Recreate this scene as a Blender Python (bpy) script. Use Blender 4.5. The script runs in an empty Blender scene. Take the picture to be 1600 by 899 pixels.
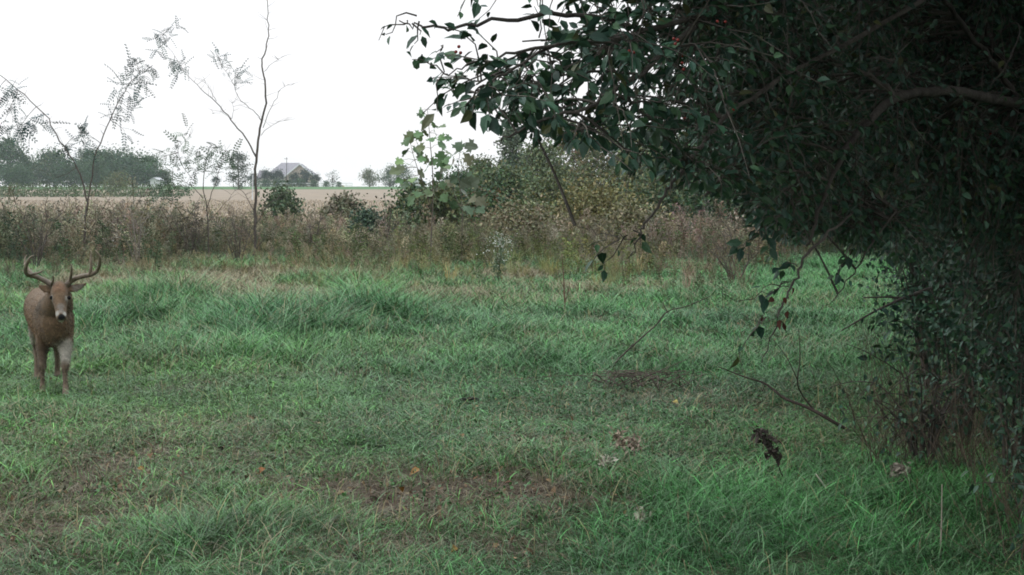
import bpy, math, random
import numpy as np
from mathutils import Vector

rng = np.random.default_rng(11)
random.seed(11)
S = bpy.context.scene
COL = S.collection

# ------------------------------------------------------------------ camera
H, F, HOR = 2.1, 2323.0, 286.0
PITCH = math.atan((449.5 - HOR) / F)
cam_d = bpy.data.cameras.new('camera')
cam_d.sensor_width = 36.0
cam_d.lens = 36.0 * F / 1600.0
cam_d.clip_start, cam_d.clip_end = 0.05, 6000.0
cam = bpy.data.objects.new('camera', cam_d)
COL.objects.link(cam)
cam.location = (0, 0, H)
cam.rotation_euler = (math.pi / 2 - PITCH, 0, 0)
S.camera = cam

# ------------------------------------------------------------------ sky: dusk overcast, brighter overhead than at the horizon
SUN_EL, SUN_AZ = math.radians(50), math.radians(275)      # azimuth from +Y, clockwise
w = bpy.data.worlds.new('World'); S.world = w; w.use_nodes = True
nt = w.node_tree; nt.nodes.clear()
def N(t, **k):
    n = nt.nodes.new(t)
    for a, b in k.items(): setattr(n, a, b)
    return n
out = N('ShaderNodeOutputWorld'); bg = N('ShaderNodeBackground'); bg.inputs[1].default_value = 0.1
sky = N('ShaderNodeTexSky'); sky.sky_type = 'NISHITA'; sky.sun_disc = False
sky.sun_elevation, sky.sun_rotation = SUN_EL, SUN_AZ
sky.air_density, sky.dust_density = 1.0, 2.0
tc = N('ShaderNodeTexCoord'); sx = N('ShaderNodeSeparateXYZ'); nt.links.new(tc.outputs['Generated'], sx.inputs[0])
mr = N('ShaderNodeMapRange'); nt.links.new(sx.outputs[2], mr.inputs[0])
mr.inputs[1].default_value = 0.10; mr.inputs[2].default_value = 1.0
mr.inputs[3].default_value = 0.0; mr.inputs[4].default_value = 1.0
cl = N('ShaderNodeMix', data_type='RGBA')
nt.links.new(mr.outputs[0], cl.inputs[0])
cl.inputs[6].default_value = (10.5, 10.5, 10.65, 1)           # cloud deck low down
cl.inputs[7].default_value = (21.0, 23.0, 23.8, 1)        # cloud deck overhead
mx = N('ShaderNodeMix', data_type='RGBA'); mx.inputs[0].default_value = 0.93
nt.links.new(sky.outputs[0], mx.inputs[6]); nt.links.new(cl.outputs[2], mx.inputs[7])
cn = N('ShaderNodeTexNoise'); cn.inputs['Scale'].default_value = 2.2; cn.inputs['Detail'].default_value = 5
cm_ = N('ShaderNodeMapping'); cm_.inputs['Scale'].default_value = (1, 1, 3.5)
nt.links.new(tc.outputs['Generated'], cm_.inputs[0]); nt.links.new(cm_.outputs[0], cn.inputs['Vector'])
cr_ = N('ShaderNodeMapRange'); cr_.inputs[1].default_value = .3; cr_.inputs[2].default_value = .7; cr_.inputs[3].default_value = .96; cr_.inputs[4].default_value = 1.05
nt.links.new(cn.outputs['Fac'], cr_.inputs[0])
cs = N('ShaderNodeVectorMath', operation='SCALE'); nt.links.new(mx.outputs[2], cs.inputs[0]); nt.links.new(cr_.outputs[0], cs.inputs['Scale'])
nt.links.new(cs.outputs[0], bg.inputs[0]); nt.links.new(bg.outputs[0], out.inputs[0])

sd = bpy.data.lights.new('sun', 'SUN'); sd.energy = 0.6; sd.angle = math.radians(40); sd.color = (1.0, .95, .88)
so = bpy.data.objects.new('sun', sd); COL.objects.link(so)
dirv = Vector((math.sin(SUN_AZ) * math.cos(SUN_EL), math.cos(SUN_AZ) * math.cos(SUN_EL), math.sin(SUN_EL)))
so.rotation_euler = dirv.to_track_quat('Z', 'Y').to_euler(); so.location = (-10, -10, 30)

S.view_settings.view_transform = 'Standard'; S.view_settings.look = 'None'
S.view_settings.exposure = 0.1; S.view_settings.gamma = 1.0
S.cycles.use_denoising = True
S.cycles.max_bounces = 5; S.cycles.diffuse_bounces = 3; S.cycles.glossy_bounces = 2; S.cycles.transmission_bounces = 2
S.cycles.volume_bounces = 1
S.cycles.filter_width = 1.8

# ------------------------------------------------------------------ helpers
CP, SP = math.cos(PITCH), math.sin(PITCH)
def ray(px, py):
    x = (px - 800) / F; y = -(py - 449.5) / F
    return np.array([x, CP + y * SP, -SP + y * CP])
def P(px, py, Y):
    d = ray(px, py); t = Y / d[1]
    return np.array([d[0] * t, Y, H + d[2] * t])
def G(px, py):
    d = ray(px, py); t = -H / d[2]
    return np.array([d[0] * t, d[1] * t, 0.0])
def proj(p):
    p = np.atleast_2d(p); r = p - np.array([0, 0, H])
    f = r[:, 1] * CP - r[:, 2] * SP; u = r[:, 1] * SP + r[:, 2] * CP
    return 800 + r[:, 0] / f * F, 449.5 - u / f * F
def sstep(a, b, x):
    t = np.clip((np.asarray(x, float) - a) / (b - a), 0, 1); return t * t * (3 - 2 * t)
def terr(x, y):
    x = np.asarray(x, float); y = np.asarray(y, float)
    near = 1 - sstep(45, 70, y)
    n = (.03 * np.sin(x * .9 + 1.3) * np.sin(y * .7 + .4) + .02 * np.sin(x * 2.1 + y * 1.3)) * near
    return n + .9 * sstep(150, 430, y) - 14 * sstep(480, 900, y)
_lat = rng.random((256, 256))
def noise(x, y, s=1.0, o=0):
    x = np.asarray(x, float) / s + 57.3 + o * 17.1; y = np.asarray(y, float) / s + 91.7 + o * 31.7
    ix, iy = np.floor(x).astype(int), np.floor(y).astype(int); fx, fy = x - ix, y - iy
    fx = fx * fx * (3 - 2 * fx); fy = fy * fy * (3 - 2 * fy)
    g = lambda a, b: _lat[a % 256, b % 256]
    return (g(ix, iy) * (1 - fx) + g(ix + 1, iy) * fx) * (1 - fy) + (g(ix, iy + 1) * (1 - fx) + g(ix + 1, iy + 1) * fx) * fy
def unit(a):
    a = np.asarray(a, float); return a / (np.linalg.norm(a, axis=-1, keepdims=True) + 1e-9)
def frames(d, nrm):
    d = unit(d); s = unit(np.cross(nrm, d)); n = np.cross(d, s)
    return np.stack([d, s, n], axis=-1)          # columns: along, side, normal
def rdir(n, up=0.0):
    v = rng.normal(size=(n, 3)); v[:, 2] += up; return unit(v)

class MB:
    """collects geometry for ONE mesh object"""
    def __init__(self): self.v = []; self.q = []; self.t = []; self.c = []; self.n = 0
    def add(self, V, Q=None, T=None, col=(.5, .5, .5)):
        V = np.asarray(V, float).reshape(-1, 3)
        if Q is not None and len(Q): self.q.append(np.asarray(Q, int).reshape(-1, 4) + self.n)
        if T is not None and len(T): self.t.append(np.asarray(T, int).reshape(-1, 3) + self.n)
        c = np.asarray(col, float)
        if c.ndim == 1: c = np.tile(c, (len(V), 1))
        self.v.append(V); self.c.append(c); self.n += len(V)
    def scatter(self, tv, tq, tt, pos, R, sc, col, tcol=None):
        """copies of a template; sc (n,3) or (n,), col (n,3) multiplied by template tints tcol (m,)"""
        tv = np.asarray(tv, float); n, m = len(pos), len(tv)
        if n == 0: return
        sc = np.asarray(sc, float)
        if sc.ndim == 1: sc = np.repeat(sc[:, None], 3, 1)
        L = tv[None] * sc[:, None, :]
        W = np.einsum('nij,nmj->nmi', R, L) + np.asarray(pos)[:, None, :]
        off = (np.arange(n) * m)[:, None, None]
        Q = (np.asarray(tq, int)[None] + off).reshape(-1, 4) if len(tq) else None
        T = (np.asarray(tt, int)[None] + off).reshape(-1, 3) if len(tt) else None
        c = np.repeat(np.asarray(col, float)[:, None, :], m, 1)
        if tcol is not None: c = c * np.asarray(tcol)[None] if np.ndim(tcol) == 2 else c * np.asarray(tcol)[None, :, None]
        self.add(W.reshape(-1, 3), Q, T, c.reshape(-1, 3))
    def tube(self, pts, rad, sides=6, col=(.1, .08, .06), cap=True):
        pts = np.asarray(pts, float); k = len(pts)
        rad = np.interp(np.linspace(0, 1, k), np.linspace(0, 1, len(np.atleast_1d(rad))), np.atleast_1d(rad))
        tan = unit(np.gradient(pts, axis=0))
        ref = np.array([0, 0, 1.0]) if abs(tan[:, 2]).mean() < .8 else np.array([1.0, 0, 0])
        s = unit(np.cross(tan, ref)); u = np.cross(s, tan)
        a = np.arange(sides) / sides * 2 * math.pi
        V = pts[:, None] + rad[:, None, None] * (np.cos(a)[None, :, None] * s[:, None] + np.sin(a)[None, :, None] * u[:, None])
        i = np.arange(k - 1)[:, None] * sides; j = np.arange(sides)[None]; j2 = (j + 1) % sides
        Q = np.stack([i + j, i + j2, i + sides + j2, i + sides + j], -1).reshape(-1, 4)
        V = V.reshape(-1, 3); T = []
        if cap:
            V = np.vstack([V, pts[:1], pts[-1:]]); a0, a1 = k * sides, k * sides + 1
            for q in range(sides):
                T.append((a0, (q + 1) % sides, q)); T.append((a1, (k - 1) * sides + q, (k - 1) * sides + (q + 1) % sides))
        self.add(V, Q, T, col)
    def box(self, lo, hi, col=(.5, .5, .5)):
        x0, y0, z0 = lo; x1, y1, z1 = hi
        V = [(x0, y0, z0), (x1, y0, z0), (x1, y1, z0), (x0, y1, z0), (x0, y0, z1), (x1, y0, z1), (x1, y1, z1), (x0, y1, z1)]
        self.add(V, [(0, 3, 2, 1), (4, 5, 6, 7), (0, 1, 5, 4), (1, 2, 6, 5), (2, 3, 7, 6), (3, 0, 4, 7)], None, col)
    def mesh(self, name, mat, smooth=False):
        me = bpy.data.meshes.new(name)
        V = np.vstack(self.v); C = np.vstack(self.c)
        Q = np.vstack(self.q) if self.q else np.zeros((0, 4), int)
        T = np.vstack(self.t) if self.t else np.zeros((0, 3), int)
        me.vertices.add(len(V)); me.vertices.foreach_set('co', V.astype(np.float32).ravel())
        li = np.concatenate([Q.ravel(), T.ravel()]).astype(np.int32)
        me.loops.add(len(li)); me.loops.foreach_set('vertex_index', li)
        st = np.concatenate([np.arange(len(Q)) * 4, len(Q) * 4 + np.arange(len(T)) * 3]).astype(np.int32)
        me.polygons.add(len(st)); me.polygons.foreach_set('loop_start', st)
        me.polygons.foreach_set('use_smooth', np.full(len(st), smooth))
        me.update(calc_edges=True)
        ca = me.attributes.new('tint', 'FLOAT_COLOR', 'POINT')
        ca.data.foreach_set('color', np.hstack([np.clip(C, 0, 1), np.ones((len(C), 1))]).astype(np.float32).ravel())
        me.materials.append(mat)
        return me
    def build(self, name, mat, parent=None, smooth=False):
        if parent is not None:
            o0 = np.array(parent.location)
            self.v = [v - o0 for v in self.v]
        o = bpy.data.objects.new(name, self.mesh(name, mat, smooth)); COL.objects.link(o)
        if parent is not None: o.parent = parent
        return o

def tag(o, label=None, cat=None, group=None, kind=None):
    if label: o['label'] = label
    if cat: o['category'] = cat
    if group: o['group'] = group
    if kind: o['kind'] = kind
    return o
def thing(name, loc, label, cat, group=None):
    o = bpy.data.objects.new(name, None); COL.objects.link(o)
    o.empty_display_size = .2
    o.location = [float(a) for a in loc]
    return tag(o, label, cat, group)
def copy_thing(o, loc, label, scale=(1, 1, 1), rz=0.0, group=None):
    c = o.copy(); COL.objects.link(c); c.location = [float(a) for a in loc]; c.scale = scale; c.rotation_euler = (0, 0, rz)
    c['label'] = label
    if group: c['group'] = group
    for ch in list(o.children):
        d = ch.copy(); COL.objects.link(d); d.parent = c
        for g in list(ch.children):
            e = g.copy(); COL.objects.link(e); e.parent = d
    return c
def ground(x, y): return np.array([x, y, float(terr(x, y))])

# ------------------------------------------------------------------ materials
def tint_mat(name, rough=.55, spec=.3, nscale=0, namt=.25, bump=0.0, bscale=60, sheen=0):
    m = bpy.data.materials.new(name); m.use_nodes = True; t = m.node_tree
    b = t.nodes['Principled BSDF']; b.inputs['Roughness'].default_value = rough; b.inputs['Specular IOR Level'].default_value = spec
    if sheen: b.inputs['Sheen Weight'].default_value = sheen
    a = t.nodes.new('ShaderNodeAttribute'); a.attribute_name = 'tint'
    src = a.outputs['Color']
    if nscale:
        c = t.nodes.new('ShaderNodeTexCoord'); n = t.nodes.new('ShaderNodeTexNoise'); n.inputs['Scale'].default_value = nscale
        n.inputs['Detail'].default_value = 6
        t.links.new(c.outputs['Object'], n.inputs['Vector'])
        r = t.nodes.new('ShaderNodeMapRange'); r.inputs[1].default_value = .3; r.inputs[2].default_value = .7
        r.inputs[3].default_value = 1 - namt; r.inputs[4].default_value = 1 + namt
        t.links.new(n.outputs['Fac'], r.inputs[0])
        v = t.nodes.new('ShaderNodeVectorMath'); v.operation = 'SCALE'
        t.links.new(src, v.inputs[0]); t.links.new(r.outputs[0], v.inputs['Scale']); src = v.outputs[0]
    t.links.new(src, b.inputs['Base Color'])
    if bump:
        c = t.nodes.new('ShaderNodeTexCoord'); n = t.nodes.new('ShaderNodeTexNoise'); n.inputs['Scale'].default_value = bscale
        n.inputs['Detail'].default_value = 5; t.links.new(c.outputs['Object'], n.inputs['Vector'])
        bp = t.nodes.new('ShaderNodeBump'); bp.inputs['Strength'].default_value = bump; bp.inputs['Distance'].default_value = .02
        t.links.new(n.outputs['Fac'], bp.inputs['Height']); t.links.new(bp.outputs[0], b.inputs['Normal'])
    return m
M_GRASS = tint_mat('grass_blades', .42, .3)
M_LEAF = tint_mat('leaves', .5, .35)
M_DRY = tint_mat('dry_plants', .8, .15)
M_BARK = tint_mat('bark', .85, .15, 14, .4, .6, 40)
M_FUR = tint_mat('fur', .9, .1, 45, .22, .5, 160, .15)
M_BONE = tint_mat('antler_bone', .5, .35, 18, .35, .3, 60)
M_WET = tint_mat('wet_dark', .25, .12)
M_WALL = tint_mat('house_paint', .7, .3, 1.5, .08)
M_ROOF = tint_mat('roof_shingle', .8, .2, 2.5, .2)
M_BERRY = tint_mat('berry_skin', .25, .5)
M_FIELD = tint_mat('crop_stubble', .9, .1, .35, .15)
M_GND = tint_mat('soil_and_thatch', .95, .1, 9, .55, .8, 25)

# ------------------------------------------------------------------ leaf and blade templates
LV = np.array([(0, 0, 0), (.28, -.42, .05), (.3, 0, 0), (.28, .42, .05), (.63, -.36, .0), (.65, 0, -.06), (.63, .36, 0), (1, 0, -.18)])
LQ = [(1, 4, 5, 2), (2, 5, 6, 3)]; LT = [(0, 1, 2), (0, 2, 3), (4, 7, 5), (5, 7, 6)]
DV = np.array([(0, 0, 0), (.5, -.5, .08), (1, 0, -.05), (.5, .5, .08)]); DQ = [(0, 1, 2, 3)]
# big lobed sprout leaf
_o = [(0, 0), (.05, .28), (.3, .3), (.2, .62), (.45, .5), (.6, .58), (.62, .3), (.85, .25), (1, 0)]
_o = _o + [(x, -y) for x, y in _o[-2:0:-1]]
BV = np.array([(x, y, .12 * abs(y) - .2 * x * x) for x, y in _o] + [(.45, 0, -.04)])
BT = [(len(_o), i, (i + 1) % len(_o)) for i in range(len(_o))]
# pinnate leaf: thin rachis and leaflets either side
def pinnate(pairs=8):
    V, Q = [], []
    def quad(a, b, c, d):
        n = len(V); V.extend([a, b, c, d]); Q.append((n, n + 1, n + 2, n + 3))
    quad((0, -.006, 0), (1, -.003, -.25), (1, .003, -.25), (0, .006, 0))
    for i in range(pairs):
        t = .15 + .83 * i / (pairs - 1); z = -.25 * t * t; l = .2 * (1 - .45 * abs(t - .5) * 2)
        for s in (-1, 1):
            quad((t - .005, 0, z), (t + .0, s * l * .5, z - .01), (t + .07, s * l, z - .06), (t + .11, s * l * .5, z - .02))
    return np.array(V), Q
NV, NQ = pinnate(6)

def blades(mb, pos, az, h, lean, wd, col, droop=.25, tipcol=1.35, side=None):
    """curved tapering grass blades"""
    n = len(pos); t = np.array([0, .4, .75, 1.0]); wid = np.array([.9, 1.0, .7, .08])
    d = np.stack([np.cos(az), np.sin(az), np.zeros(n)], -1)
    sa = az + math.pi / 2 + (rng.normal(size=n) * .7 if side is None else side)
    s = np.stack([np.cos(sa), np.sin(sa), np.zeros(n)], -1)
    c = pos[:, None, :] + d[:, None, :] * (lean[:, None] * t ** 1.8)[:, :, None]
    c[:, :, 2] += h[:, None] * (t - droop * t ** 3)
    off = s[:, None, :] * (wd[:, None] * wid * .5)[:, :, None]
    V = np.stack([c - off, c + off], 2).reshape(n, 8, 3)
    b = (np.arange(n) * 8)[:, None]
    Q = np.concatenate([b + np.array([[k, k + 1, k + 3, k + 2]]) for k in (0, 2, 4)], 0)
    tc_ = np.interp(t, [0, 1], [.8, tipcol]).repeat(2)
    C = np.clip(col[:, None, :] * tc_[None, :, None], 0, 1)
    mb.add(V.reshape(-1, 3), Q, None, C.reshape(-1, 3))

# ------------------------------------------------------------------ ground
def spaced(a, b, step, far, k=1.28):
    r = list(np.arange(a, b + 1e-6, step)); s = step
    while r[-1] < far: s *= k; r.append(r[-1] + s)
    return np.array(r)
xs_p = spaced(0, 20, .2, 620); xs = np.concatenate([-xs_p[:0:-1], xs_p])
ys_p = spaced(2, 48, .2, 930, 1.2); ys = np.concatenate([[-60, -25, -10, -4, -1, 1], ys_p])
PATCH = [  # bare and trampled places: photo point, radii in metres, strength
    (665, 772, .95, .65, 1.3), (560, 762, .7, .45, 1.1), (815, 776, .6, .45, 1.1), (400, 745, .45, .3, .6),
    (90, 755, 1.2, 1.3, .68), (230, 700, 1.1, 1.1, .6), (60, 830, .8, .6, .7), (190, 800, .8, .6, .6), (360, 690, .6, .5, .5), (300, 720, .6, .5, .5),
    (650, 850, .35, .25, .8), (450, 850, .45, .3, .5), (1010, 600, .55, .8, .45), (640, 540, .5, .8, .3), (240, 570, .6, 1.2, .4), (780, 850, .4, .3, .6)]
def dirt(x, y):
    d = np.zeros_like(np.asarray(x, float))
    for px, py, rx, ry, s in PATCH:
        g = G(px, py); q = ((x - g[0]) / rx) ** 2 + ((y - g[1]) / (ry * 1.4)) ** 2
        d = np.maximum(d, s * np.exp(-q * 1.1))
    d = d * (.2 + .9 * noise(x, y, .3, 3) + .6 * noise(x, y, .11, 4))
    return np.clip(d + .35 * sstep(.72, .9, noise(x, y, 1.1, 5)), 0, 1)
TALL = [(430, 515, 1.3, 2.4, 1.35), (570, 495, 1.5, 2.0, 1.2), (250, 480, 1.2, 2.5, 1.1), (160, 500, .8, 2, .7), (690, 480, 1.0, 1.6, .4), (330, 560, 1.0, 1.5, .5),
        (10, 660, .8, 1.0, .5), (310, 845, .45, .4, .45), (1350, 760, 1.0, 1.5, .1), (1500, 800, .8, 1.0, .15), (880, 560, .9, 1.4, .25)]
def tall(x, y):
    d = np.zeros_like(np.asarray(x, float))
    for px, py, rx, ry, s in TALL:
        g = G(px, py); q = ((x - g[0]) / rx) ** 2 + ((y - g[1]) / ry) ** 2
        d = np.maximum(d, s * np.exp(-q))
    return d
X, Yg = np.meshgrid(xs, ys)
Z = terr(X, Yg) - .035 * dirt(X, Yg) * (Yg < 45)
mb = MB(); V = np.stack([X, Yg, Z], -1).reshape(-1, 3)
nx, ny = len(xs), len(ys)
ii, jj = np.meshgrid(np.arange(ny - 1), np.arange(nx - 1), indexing='ij'); b0 = (ii * nx + jj).ravel()
dd = dirt(V[:, 0], V[:, 1]) * (V[:, 1] < 45)
gc = np.array([.030, .050, .022])[None] * (1 - dd[:, None]) + np.array([.070, .050, .036])[None] * dd[:, None]
farm = sstep(50, 80, V[:, 1])[:, None]
gc = gc * (1 - farm) + np.array([.06, .12, .04])[None] * farm
mb.add(V, np.stack([b0, b0 + 1, b0 + nx + 1, b0 + nx], -1), None, gc)
tag(mb.build('ground', M_GND, smooth=True), 'grassy ground with bare trampled soil', None, None, 'structure')

def sheet(name, x0, x1, y0, y1, col, lift, edge=3.0, kx=26, ky=40, mat=None):
    mb = MB(); u = np.linspace(0, 1, kx); v = np.linspace(0, 1, ky); U, W_ = np.meshgrid(u, v)
    yy = y0 + (y1 - y0) * W_
    xx = (x0 + (x1 - x0) * U) + np.where((U == 0) | (U == 1), (noise(yy, yy, 9) - .5) * edge, 0)
    yy = yy + np.where((W_ == 0) | (W_ == 1), (noise(xx, xx, 11, 2) - .5) * edge, 0)
    zz = terr(xx, yy) + lift
    i, j = np.meshgrid(np.arange(ky - 1), np.arange(kx - 1), indexing='ij'); b = (i * kx + j).ravel()
    mb.add(np.stack([xx, yy, zz], -1).reshape(-1, 3), np.stack([b, b + 1, b + kx + 1, b + kx], -1), None, col)
    o = mb.build(name, mat or M_FIELD, smooth=True); o['kind'] = 'structure'; return o
sheet('field', -170, 60, 62, 330, (.25, .20, .155), .03)
sheet('lawn', -140, 90, 332, 470, (.075, .15, .06), .03)

# ------------------------------------------------------------------ grass
def weed_front(px):
    return np.interp(px, [-400, 0, 150, 300, 450, 560, 700, 820, 900, 960, 1080, 1180, 1260, 1330, 1500, 2000],
                     [430, 425, 420, 418, 411, 424, 424, 415, 425, 438, 452, 440, 408, 392, 380, 380])
WF = lambda X, Y: H * F / (weed_front(800 + X / Y * F) - HOR)
def sample_ground(y0, y1, dens, margin=1.6):
    area = .3445 * 2 * (y1 ** 2 - y0 ** 2) / 2 + 2 * margin * (y1 - y0)
    n = int(area * dens); k = int(n * 1.1)
    y = np.sqrt(rng.uniform(y0 ** 2, y1 ** 2, k)); x = rng.uniform(-1, 1, k) * (.3445 * y + margin)
    return x, y
gm = MB(); tm = MB()
for y0, y1, dens, w0 in ((5.6, 8, 5200, .0036), (8, 11, 4800, .0042), (11, 16, 3900, .0056), (16, 24, 2700, .0072), (24, 40, 1500, .0098)):
    x, y = sample_ground(y0, y1, dens); u_ = rng.random(len(x)) * dens < np.interp(y, [6, 8, 11, 16, 24, 40], [5200, 4800, 3900, 2700, 1500, 800]); x, y = x[u_], y[u_]
    # clumping
    cl_ = noise(x, y, .12, 1) * .6 + noise(x, y, .45, 2) * .5
    d = dirt(x, y); keep = rng.random(len(x)) < np.clip(-.1 + cl_ * 1.45, 0, 1) * (1 - .93 * d)
    x, y, d = x[keep], y[keep], d[keep]; n = len(x)
    T_ = tall(x, y) * (.25 + 1.2 * noise(x, y, .8, 48)); lo = noise(x, y, 1.3, 7)
    h = (.048 + .085 * lo + .18 * T_) * np.minimum(rng.lognormal(0, .46, n), 2.1) * (1 - .45 * d)
    h *= np.interp(y, [7, 12, 20, 40], [.9, 1.0, 1.15, 1.3])
    lean = h * rng.uniform(.3, 1.9, n)
    az = noise(x, y, .35, 9) * 9 + rng.normal(size=n) * 1.7
    pos = np.stack([x, y, terr(x, y) - .02], -1)
    hue = noise(x, y, 2.2, 11)[:, None]; hv = noise(x, y, .5, 12)[:, None]
    wm = (1 - sstep(500, 1050, 800 + x / y * F))[:, None]
    c = (np.array([.025, .110, .031]) + wm * [.008, -.002, -.003]) * (1 - hue) + (np.array([.055, .172, .044]) + wm * [.018, -.006, -.008]) * hue
    c = c * (1 - .75 * T_[:, None]) + np.array([.022, .112, .028]) * .75 * T_[:, None]
    c = c * (.6 + .8 * hv) * rng.lognormal(0, .5, (n, 1))
    lite = rng.random(n) < .10; c[lite] = np.array([.12, .24, .11]) * rng.uniform(.6, 1.3, (lite.sum(), 1)); h[lite] *= 1.35  # some blades longer and coloured paler to stand for highlights
    br = (rng.random(n) < .025 + .32 * d + .16 * sstep(.62, .85, noise(x, y, 1.7, 14)) + .65 * sstep(22, 31, y) * sstep(1150, 850, 800 + x / y * F) * (.2 + 1.2 * sstep(.35, .7, noise(x, y, 1.5, 46))))[:, None]
    st = np.array([.23, .19, .11]) * rng.uniform(.5, 1.2, (n, 1))
    c = np.where(br, st, c)
    wd = np.interp(y, [6, 8, 11, 16, 24, 40], [.0034, .0038, .0048, .0062, .0082, .0108]) * rng.uniform(.6, 1.35, n)
    blades(gm, pos, az, h, lean, wd, c, rng.uniform(.1, .65))
    # flattened dead thatch
    x, y = sample_ground(y0, y1, dens * .42); d = dirt(x, y)
    keep = rng.random(len(x)) < .07 + .75 * d + .3 * sstep(.55, .75, noise(x, y, .8, 21)); x, y, d = x[keep], y[keep], d[keep]; n = len(x)
    L = rng.uniform(.06, .2, n); pos = np.stack([x, y, terr(x, y) - .03 * d + rng.uniform(0, .03, n)], -1)
    c = np.where((rng.random((n, 1)) < .55), np.array([.15, .115, .08]), np.array([.25, .22, .17])) * rng.uniform(.35, 1.15, (n, 1))
    blades(tm, pos, rng.uniform(0, 6.3, n), L * rng.uniform(.02, .3, n), L, w0 * .8 * rng.uniform(.5, 1.2, n), c)
tag(gm.build('grass', M_GRASS), 'short green meadow grass covering the clearing', 'grass', None, 'stuff')
tag(tm.build('dead_grass', M_DRY), 'flattened dead grass lying among the green blades', 'dead grass', None, 'stuff')

# broad-leaved ground weeds and clover between the blades
bl = MB(); x, y = sample_ground(5.6, 26, 26)
k_ = rng.random(len(x)) < 1.5 * sstep(.45, .75, noise(x, y, .6, 44)) + .08; x, y = x[k_], y[k_]; m_ = rng.integers(4, 9, len(x)); x, y = np.repeat(x, m_), np.repeat(y, m_); n = len(x)
x = x + rng.normal(size=n) * .05; y = y + rng.normal(size=n) * .05; sc = rng.uniform(.015, .036, n)
c = np.array([.045, .115, .035]) * rng.lognormal(0, .3, (n, 1)); yl = rng.random(n) < .10; c[yl] = np.array([.20, .15, .07]) * rng.uniform(.5, 1.2, (yl.sum(), 1))
bl.scatter(LV, LQ, LT, np.stack([x, y, terr(x, y) + rng.uniform(.0, .06, n)], -1), frames(rdir(n, .2), unit(rng.normal(size=(n, 3)) * .5 + [0, 0, 1])), np.stack([sc, sc * rng.uniform(.5, .9, n), sc], -1), c)
tag(bl.build('ground_weeds', M_GRASS), 'low broad-leaved weeds and clover between the grass blades', 'ground weeds', None, 'stuff')
# tall pale stems and rough culms standing above the lawn
cm = MB(); x, y = sample_ground(6, 30, 16); n = len(x); h = rng.uniform(.18, .5, n) * (.6 + .7 * tall(x, y))
blades(cm, np.stack([x, y, terr(x, y) - .02], -1), rng.uniform(0, 6.3, n), h, h * rng.uniform(.1, .8, n), np.interp(y, [6, 30], [.004, .010]) * rng.uniform(.6, 1.2, n), np.array([.25, .22, .12]) * rng.uniform(.5, 1.4, (n, 1)))
tag(cm.build('dry_grass_stems', M_DRY), 'scattered pale dry grass stems standing above the lawn', 'dry stems', None, 'stuff')

# ------------------------------------------------------------------ the weedy margin behind the clearing
def weed_template(kind, seed):
    r = np.random.default_rng(seed); V, Q, C = [], [], []
    def quad(p, d, nrm, L, W, c):
        R = frames(d[None], nrm[None])[0]; n = len(V)
        for q in DV: V.append(p + R @ (q * np.array([L, W, L]))); C.append(c)
        Q.append((n, n + 1, n + 2, n + 3))
    bend = r.normal(size=2) * .16
    stem = lambda t: np.array([bend[0] * t * t, bend[1] * t * t, t])
    for k in range(5):
        a, b = stem(k / 5), stem((k + 1) / 5)
        for s in (np.array([.006, 0, 0]), np.array([0, .006, 0])):
            n = len(V); V.extend([a - s, a + s, b + s * .8, b - s * .8]); C.extend([(.6, .5, .45)] * 4); Q.append((n, n + 1, n + 2, n + 3))
    if kind == 'plume':
        for k in range(16):
            t = r.uniform(.15, .8); a = r.uniform(0, 6.3); d = np.array([math.cos(a), math.sin(a), r.uniform(-.9, .1)])
            quad(stem(t), unit(d), rdir(1)[0], r.uniform(.06, .13), .022, (.75, .7, .62))
        for k in range(52):
            t = r.uniform(.7, 1.0); a = r.uniform(0, 6.3); rr = (1.03 - t) * .42 * r.random() ** .5 + .015
            p = stem(t) + np.array([math.cos(a) * rr, math.sin(a) * rr, -rr * .3 + .03]); d = unit(np.array([math.cos(a), math.sin(a), .8]))
            quad(p, d, rdir(1)[0], r.uniform(.03, .065), r.uniform(.018, .032), (1, 1, 1))
    elif kind == 'leafy':
        for k in range(58):
            t = r.uniform(.1, 1.0); a = r.uniform(0, 6.3); rr = r.uniform(0, .16) * (1.15 - t)
            p = stem(t) + np.array([math.cos(a) * rr, math.sin(a) * rr, 0]); d = unit(np.array([math.cos(a), math.sin(a), r.uniform(-.4, .7)]))
            quad(p, d, rdir(1, 1.0)[0], r.uniform(.07, .13), r.uniform(.025, .045), (1, 1, 1))
    else:
        for k in range(34):
            a = r.uniform(0, 6.3); t = r.uniform(0, .3); d = unit(np.array([math.cos(a) * .35, math.sin(a) * .35, 1]))
            quad(np.array([math.cos(a), math.sin(a), 0]) * r.uniform(0, .12) + np.array([0, 0, t]), d, rdir(1)[0], r.uniform(.4, .8), .014, (1, 1, 1))
    return np.array(V), Q, np.array(C)
def zpal(px, table):
    k = [t[0] for t in table]; return np.stack([np.interp(px, k, [t[1][i] for t in table]) for i in range(3)], -1)
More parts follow.
